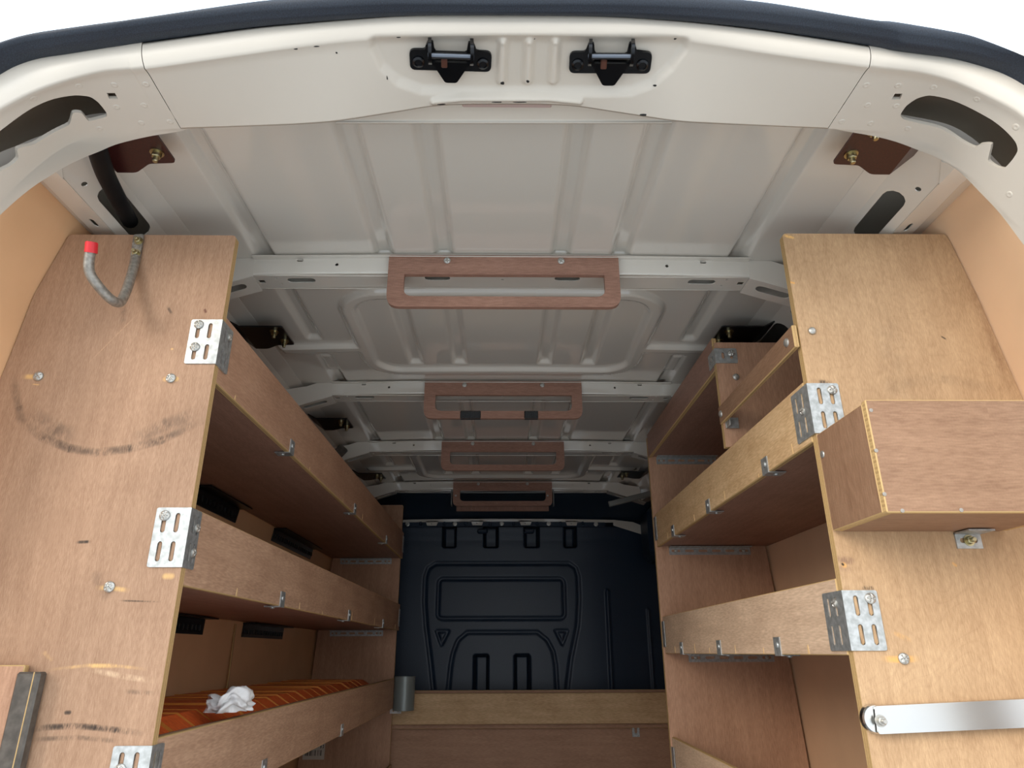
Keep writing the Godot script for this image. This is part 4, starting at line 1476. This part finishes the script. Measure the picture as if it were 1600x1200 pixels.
# ---------------------------------------------------------------- loose things
func build_things() -> void:
	# coat hook on the end panel
	var o := thing("hook", at_d(190, 478, 0.82), "grey steel hook with a red rubber tip screwed to the end panel", "hook")
	var mb := MB.new()
	var pts := []
	for e in [[212, 402, 0.846], [208, 420, 0.840], [200, 447, 0.828], [192, 466, 0.817], [186, 473, 0.808], [177, 470, 0.797], [166, 461, 0.787], [152, 445, 0.774], [143, 432, 0.766], [139, 420, 0.760], [139, 408, 0.756], [141, 394, 0.752], [143, 382, 0.748]]:
		pts.append(at_d(e[0], e[1], e[2]))
	var sm := []
	for k in 61:
		sm.append(spline(pts, minf(k / 60.0 * (pts.size() - 1), pts.size() - 1.001)))
	mb.tube(sm, 0.0062, 14)
	put("arm", [[mb, mat.hook_steel]], o)
	var bp := MB.new()
	var b0 := at_d(218, 368, 0.849)
	var b1 := at_d(212, 408, 0.849)
	var ax := (b0 - b1).normalized()
	var sx := ax.cross(Vector3(0, 0, 1)).normalized()
	sheet(bp, bp, rounded([Vector2(-0.0065, -0.004), Vector2(0.0065, -0.004), Vector2(0.0075, b0.distance_to(b1)), Vector2(-0.0065, b0.distance_to(b1))], [0.002, 0.002, 0.003, 0.003]), [], 0.0035, func(q): return b1 + sx * q.x + ax * q.y + Vector3(0, 0, q.z))
	var base := put("base_plate", [[bp, mat.hook_steel]], o)
	for e in [[217, 377], [213, 396]]:
		inst("nut", nut_mesh, base, at_d(e[0], e[1], 0.846), Vector3(0, 0, 1), 0.72, 0.3)
	var cap := MB.new()
	var c0 := at_d(142, 395, 0.7525)
	var c1 := at_d(143.5, 378, 0.747)
	cap.tube([c0, c0.lerp(c1, 0.9), c1], [0.0074, 0.0072, 0.0062], 16)
	put("tip", [[cap, mat.red_cap]], o, "red rubber tip")

	# plywood box on the other end panel
	o = thing("plywood_box", v(0.51, 0.135, 0.785), "open plywood box nailed together and fixed to the tan panel", "box")
	var fr := board("front", v(0.5125, 0.1985, 0.7245), Vector3(0.215, 0.126, 0.009), 2, 0, mat.ply_box, o)
	board("side", v(0.4095, 0.198, 0.788), Vector3(0.009, 0.123, 0.118), 0, 1, mat.ply_box, o)
	board("side", v(0.6155, 0.198, 0.788), Vector3(0.009, 0.123, 0.118), 0, 1, mat.ply_box, o)
	board("bottom", v(0.5125, 0.1395, 0.789), Vector3(0.197, 0.007, 0.119), 1, 0, mat.ply_box, o)
	for e in [[1361, 641], [1369, 704], [1382, 772], [1410, 798], [1502, 797]]:
		var nl := MB.new()
		nl.lathe(at_d(e[0], e[1], 0.720), Basis.IDENTITY, [[0.0022, -0.0005], [0.0022, 0.0004], [0.0, 0.0007]], 10)
		put("nail", [[nl, mat.nail]], fr)
	var sc := MB.new()
	sc.lathe(Vector3(0.405, at_d(1283, 710, 0.84).y, -0.84), Basis(Vector3(0, 0, 1), Vector3.UP, Vector3.LEFT), [[0.0048, 0.0], [0.0042, 0.0014], [0.0, 0.002]], 16)
	put("screw", [[sc, mat.bolt]], o)
	# small angle under the box
	var ba := at_d(1491, 832, 0.848)
	var bb := at_d(1537, 857, 0.848)
	o = thing("angle_bracket", Vector3((ba.x + bb.x) / 2, bb.y, -0.848), "small zinc angle bracket under the plywood box", "bracket")
	var an := MB.new()
	sheet(an, an, rect2(ba.x, bb.y, bb.x, 0.1345 + CY), [stadium(Vector2((ba.x + bb.x) / 2, (ba.y + bb.y) / 2), Vector2(0.008, 0), 0.003)], 0.002, func(q): return Vector3(q.x, q.y, -0.85 + q.z))
	sheet(an, an, rect2(ba.x, 0.0, bb.x, 0.03), [], 0.002, func(q): return Vector3(q.x, 0.1345 + CY - q.z, -0.85 + q.y))
	put("angle", [[an, mat.zinc]], o)
	inst("bolt", nut_mesh, o, Vector3((ba.x + bb.x) / 2, (ba.y + bb.y) / 2, -0.848), Vector3(0, 0, 1), 0.8, 0.5)

	# aluminium bar low on the tan panel
	o = thing("aluminium_bar", at_d(1480, 1140, 0.838), "bright aluminium bar bolted across the tan end panel", "bar")
	var al := MB.new()
	var dd := 0.838
	var cs := []
	for e in [[1366, 1103], [1371, 1147], [1660, 1134], [1660, 1089]]:
		var q := at_d(e[0], e[1], dd)
		cs.append(Vector2(q.x, q.y))
	sheet(al, al, rounded(cs, [0.001, 0.003, 0.001, 0.001]), [], 0.0025, func(q): return Vector3(q.x, q.y, -dd + q.z))
	sheet(al, al, rounded([cs[0], cs[3], cs[3] + Vector2(0, -0.0035), cs[0] + Vector2(0, -0.0035)], [0.0]), [], 0.010, func(q): return Vector3(q.x, q.y, -dd - 0.0105 + q.z))
	sheet(al, al, rounded([cs[0], cs[3], cs[3] + Vector2(0, -0.0018), cs[0] + Vector2(0, -0.0018)], [0.0]), [], 0.0022, func(q): return Vector3(q.x, q.y, -dd + 0.002 + q.z))
	put("strip", [[al, mat.alu]], o)
	var dc := MB.new()
	dc.lathe(at_d(1366, 1123, 0.846), Basis.IDENTITY, [[0.0150, -0.003], [0.0150, 0.004], [0.0138, 0.006], [0.0, 0.006]], 28)
	put("end_disc", [[dc, mat.alu]], o)
	inst("bolt", nut_mesh, o, at_d(1374, 1126, dd) + Vector3(0, 0, 0.0025), Vector3(0, 0, 1), 0.75, 0.2, mat.bolt)

	# board with a steel edge in front of the end panel, low down
	o = thing("edge_guard", v(-0.55, FLOOR_H, 0.83), "dirty grey steel edge strip on a plywood board below the hook", "edge strip")
	board("board", v(-0.585, -0.4050, 0.843), Vector3(0.108, 0.786, 0.009), 2, 1, mat.ply_a, o)
	var eg := MB.new()
	eg.box(v(-0.522, -0.4095, 0.840), Vector3(0.026, 0.781, 0.014), 0.002)
	put("steel_strip", [[eg, mat.rusty]], o)
	var yl := MB.new()
	yl.box(v(-0.5155, -0.4095, 0.833), Vector3(0.0013, 0.781, 0.0013), 0.0004)
	put("pale_seam", [[yl, mat.ply_edge]], o)

	# orange blocks in the lower tray
	var prof := PackedVector2Array([Vector2(-0.412, -0.170), Vector2(-0.412, -0.102), Vector2(-0.450, -0.079), Vector2(-0.655, -0.078), Vector2(-0.655, -0.170)])
	var block_a := MB.new()
	var block_b := MB.new()
	sheet(block_a, block_a, prof, [], 0.0615, func(q): return Vector3(q.x + 0.5335, q.y + 0.170, 0.0315 - q.z), 0.05)
	var prof2 := PackedVector2Array([Vector2(-0.4112, -0.170), Vector2(-0.4112, -0.1012), Vector2(-0.4497, -0.0776), Vector2(-0.655, -0.0770), Vector2(-0.655, -0.170)])
	sheet(block_b, block_b, prof2, [], 0.0009, func(q): return Vector3(q.x + 0.5335, q.y + 0.170, 0.0330 - q.z))
	var am := raw_mesh(block_a, mat.orange)
	var bm := raw_mesh(block_b, mat.yellow_edge)
	for k in 24:
		var t := thing("orange_block", v(-0.5335, -0.1725, 0.902 + 0.0655 * k), "orange block with a slanted corner standing in the lower tray", "block", "row of orange blocks in the tray")
		var y := 0.004 * rng.randf()
		for e in [["body", am], ["edge_band", bm]]:
			var q := MeshInstance3D.new()
			q.mesh = e[1]
			q.name = e[0]
			t.add_child(q)
			q.scale = Vector3(1, 1.0 + y * 9.0, 1)

	# crumpled paper
	var tb := MB.new()
	var nz := noise(28.0, 5, 2)
	nz.noise_type = FastNoiseLite.TYPE_CELLULAR
	nz.cellular_return_type = FastNoiseLite.RETURN_DISTANCE2_SUB
	var sp := noise(13.0, 6, 2)
	var c := at_d(362, 1100, 1.10)
	c.y = CY - 0.067
	var grid := []
	for j in 25:
		for i in 41:
			var th := PI * j / 24.0
			var ph := TAU * i / 40.0
			var dir := Vector3(sin(th) * cos(ph), cos(th), sin(th) * sin(ph))
			var r := 1.0 + sp.get_noise_3dv(dir * 0.09) * 0.75 - nz.get_noise_3dv(dir * 0.07) * 0.30
			var q := dir * Vector3(0.024, 0.013, 0.030) * r
			q.y += 0.007 * sin(dir.x * 4.0)
			q.y = maxf(q.y, -0.0115)
			grid.append(c + q)
	tb.grid(grid, 41, 25, Vector3.ZERO, [], c + (grid[12 * 41 + 20] - c) * 10.0)
	put("crumpled_tissue", [[tb, mat.tissue]], null, "crumpled white tissue lying on the orange blocks", "tissue")

	# grey pipe offcut and plate at the far tray corner
	var pa := at_d(615, 1057, 2.69)
	var pb := at_d(645, 1110, 2.69)
	var pi := MB.new()
	var rad := (pb.x - pa.x) / 2
	var pc := Vector3((pa.x + pb.x) / 2 + 0.004, pb.y, -2.69)
	var up := Basis(Vector3.RIGHT, Vector3(0, 0, -1), Vector3.UP)
	pi.lathe(pc, up, [[rad - 0.004, 0.0], [rad, 0.0], [rad, pa.y - pb.y], [rad - 0.004, pa.y - pb.y], [rad - 0.004, 0.0]], 32)
	put("pipe_offcut", [[pi, mat.galv_pipe]], null, "short upright grey pipe beside the far end panel", "pipe")
	var wp := MB.new()
	var qa := at_d(608, 1102, 2.70)
	var qb := at_d(625, 1116, 2.70)
	sheet(wp, wp, rect2(qa.x, qb.y, qb.x, qa.y), [stadium(Vector2(lerpf(qa.x, qb.x, 0.3), (qa.y + qb.y) / 2), Vector2(0, 0.006), 0.003), stadium(Vector2(lerpf(qa.x, qb.x, 0.72), (qa.y + qb.y) / 2), Vector2(0, 0.006), 0.003)], 0.003, func(q): return Vector3(q.x, q.y, -2.729 + q.z))
	put("slotted_plate", [[wp, mat.tissue]], null, "small pale plate with two slots below the grey pipe", "plate")

	# paper label on the far end panel
	var im := Image.create(96, 96, false, Image.FORMAT_RGB8)
	im.fill(Color(0.80, 0.77, 0.72))
	for k in 26:
		if rng.randf() > 0.35:
			im.fill_rect(Rect2i(8 + k * 3, 62, 1 + int(rng.randf() * 2.0), 20), Color(0.16, 0.15, 0.15))
	im.fill_rect(Rect2i(60, 62, 5, 20), Color(0.80, 0.77, 0.72))
	for e in [[24, 44, 40, 3], [24, 50, 34, 3], [36, 34, 26, 2]]:
		for k in range(0, e[2], 4):
			im.fill_rect(Rect2i(e[0] + k, e[1], 3, e[3]), Color(0.25, 0.24, 0.24))
	for a in range(-70, 71, 6):                         # the CE mark, upside down like the label
		var r0 := Vector2(cos(deg_to_rad(a)), sin(deg_to_rad(a))) * 6.0
		im.fill_rect(Rect2i(int(84 + r0.x), int(48 + r0.y), 2, 2), Color(0.2, 0.19, 0.19))
		im.fill_rect(Rect2i(int(73 + r0.x), int(48 + r0.y), 2, 2), Color(0.2, 0.19, 0.19))
	im.fill_rect(Rect2i(74, 48, 5, 2), Color(0.2, 0.19, 0.19))
	var lm := plain(Color.WHITE, 0.7)
	lm.albedo_texture = ImageTexture.create_from_image(im)
	var lb := MB.new()
	var la := at_d(476, 1146, 2.727)
	var lc := at_d(506, 1187, 2.727)
	lb.quad(Vector3(la.x, la.y, -2.7285), Vector3(lc.x, la.y, -2.7285), Vector3(lc.x, lc.y, -2.7285), Vector3(la.x, lc.y, -2.7285), Vector3(0, 0, 1), Vector2(0, 0), Vector2(1, 0), Vector2(1, 1), Vector2(0, 1))
	lb.quad(Vector3(la.x, la.y, -2.7295), Vector3(lc.x, la.y, -2.7295), Vector3(lc.x, lc.y, -2.7295), Vector3(la.x, lc.y, -2.7295), Vector3(0, 0, -1))
	put("paper_label", [[lb, lm]], null, "white paper label with a barcode on the far end panel", "label")

	# black hose from the frame into the side rail
	var hs := MB.new()
	var hp := []
	for e in [[146, 200, 0.628], [149, 218, 0.648], [154, 240, 0.676], [164, 270, 0.722], [177, 297, 0.765], [190, 322, 0.81], [203, 345, 0.885]]:
		hp.append(at_d(e[0], e[1], e[2]))
	var hsm := []
	for k in 49:
		hsm.append(spline(hp, minf(k / 48.0 * (hp.size() - 1), hp.size() - 1.001)))
	hs.tube(hsm, 0.0112, 14)
	put("cable_hose", [[hs, mat.hose]], null, "black cable hose entering the oval rail hole above the hook", "hose")
	# grey bar and blocks near the far roof
	var gb := MB.new()
	var g0 := at_d(951, 788, 2.45)
	var g1 := at_d(1030, 768, 2.45)
	var gd := (g1 - g0).normalized()
	gb.box((g0 + g1) / 2, Vector3(g0.distance_to(g1), 0.020, 0.012), 0.002, Basis(gd, Vector3(0, 0, 1).cross(gd), Vector3(0, 0, 1)))
	put("grey_bar", [[gb, mat.grey_bar]], null, "loose grey metal bar under the roof beyond the short racking", "bar")
	var kb := MB.new()
	var kc := at_d(531, 706, 2.06)
	kb.box(kc, Vector3(0.030, 0.040, 0.018), 0.003, Basis(Vector3(0, 0, 1), -0.7))
	put("plywood_offcut", [[kb, mat.rusty]], null, "small brown offcut wedged at the third roof bow", "offcut")


func _ready() -> void:
	rng.seed = 7
	# camera
	var cam := Camera3D.new()
	cam.name = "camera"
	cam.fov = 58.15
	cam.near = 0.02
	cam.position = Vector3(0, CY, 0)
	cam.rotation_degrees = Vector3(21.2, -0.873, -0.197)
	add_child(cam)
	cam_basis = Basis.from_euler(cam.rotation)
	# overcast sky
	var we := WorldEnvironment.new()
	we.name = "environment"
	var env := Environment.new()
	var sky := Sky.new()
	var sm := ProceduralSkyMaterial.new()
	sm.sky_top_color = Color(0.875, 0.935, 1.0)
	sm.sky_horizon_color = Color(1.0, 1.0, 1.0)
	sm.sky_curve = 0.3
	sm.sky_energy_multiplier = 1.54
	sm.ground_bottom_color = Color(0.6, 0.59, 0.58)
	sm.ground_horizon_color = Color(0.8, 0.8, 0.8)
	sm.ground_energy_multiplier = 1.0
	sky.sky_material = sm
	env.background_mode = Environment.BG_SKY
	env.sky = sky
	env.tonemap_mode = Environment.TONE_MAPPER_LINEAR
	env.tonemap_exposure = 1.0
	env.sdfgi_enabled = true
	env.ssao_enabled = true
	env.ssil_enabled = true
	we.environment = env
	add_child(we)

	# the sun behind thin cloud, low behind the van on the hook side: large and soft
	var sun := DirectionalLight3D.new()
	sun.name = "sun"
	sun.sky_mode = DirectionalLight3D.SKY_MODE_LIGHT_ONLY
	sun.light_energy = 0.65
	sun.light_color = Color(1.0, 0.96, 0.90)
	sun.light_angular_distance = 28.0
	sun.shadow_enabled = true
	add_child(sun)
	sun.look_at_from_position(Vector3.ZERO, Vector3(0.60, -0.36, -0.72))

	make_materials()
	make_hardware()
	build_shell()
	build_frame()
	build_roof()
	build_bow(0, "first cream roof bow inside the rear doors")
	build_bow(1, "cream roof bow that carries the taped handle frame")
	build_bow(2, "cream roof bow just beyond the taped handle frame")
	build_bow(3, "last cream roof bow before the black headliner")
	build_rails()
	build_bulkhead()
	build_left_rack()
	build_right_rack()
	build_front_partition()
	handle_frame(0, "slotted plywood handle frame on the first roof bow inside the doors", false)
	handle_frame(1, "slotted plywood handle frame with two black tape wraps", true)
	handle_frame(2, "slotted plywood handle frame between the taped one and the last one", false)
	handle_frame(3, "dark slotted plywood handle frame with side lugs before the headliner", false)
	latch(705, 97, deg_to_rad(-3.5), "black door striker on the header on the hook side of the ribs")
	latch(952, 100, deg_to_rad(3.0), "black door striker on the header on the box side of the ribs")
	roof_bracket(-0.458, 0.588, 0.690, -1.0, true, "dark red roof bracket above the racking with the hook")
	roof_bracket(0.465, 0.588, 0.684, 1.0, true, "dark red roof bracket above the racking with the plywood box")
	roof_bracket(-0.463, 0.588, 1.252, -1.0, false, "black roof bracket between first and second bow over long racking")
	roof_bracket(0.463, 0.588, 1.245, 1.0, false, "black roof bracket between first and second bow over short racking")
	roof_bracket(-0.455, 0.588, 1.815, -1.0, false, "black roof bracket between second and third bow over long racking")
	roof_bracket(-0.460, 0.588, 2.425, -1.0, false, "black roof bracket between third and last bow over long racking")
	roof_bracket(0.455, 0.588, 2.40, 1.0, false, "black roof bracket between third and last bow over short racking")
	build_things()
	print("built")
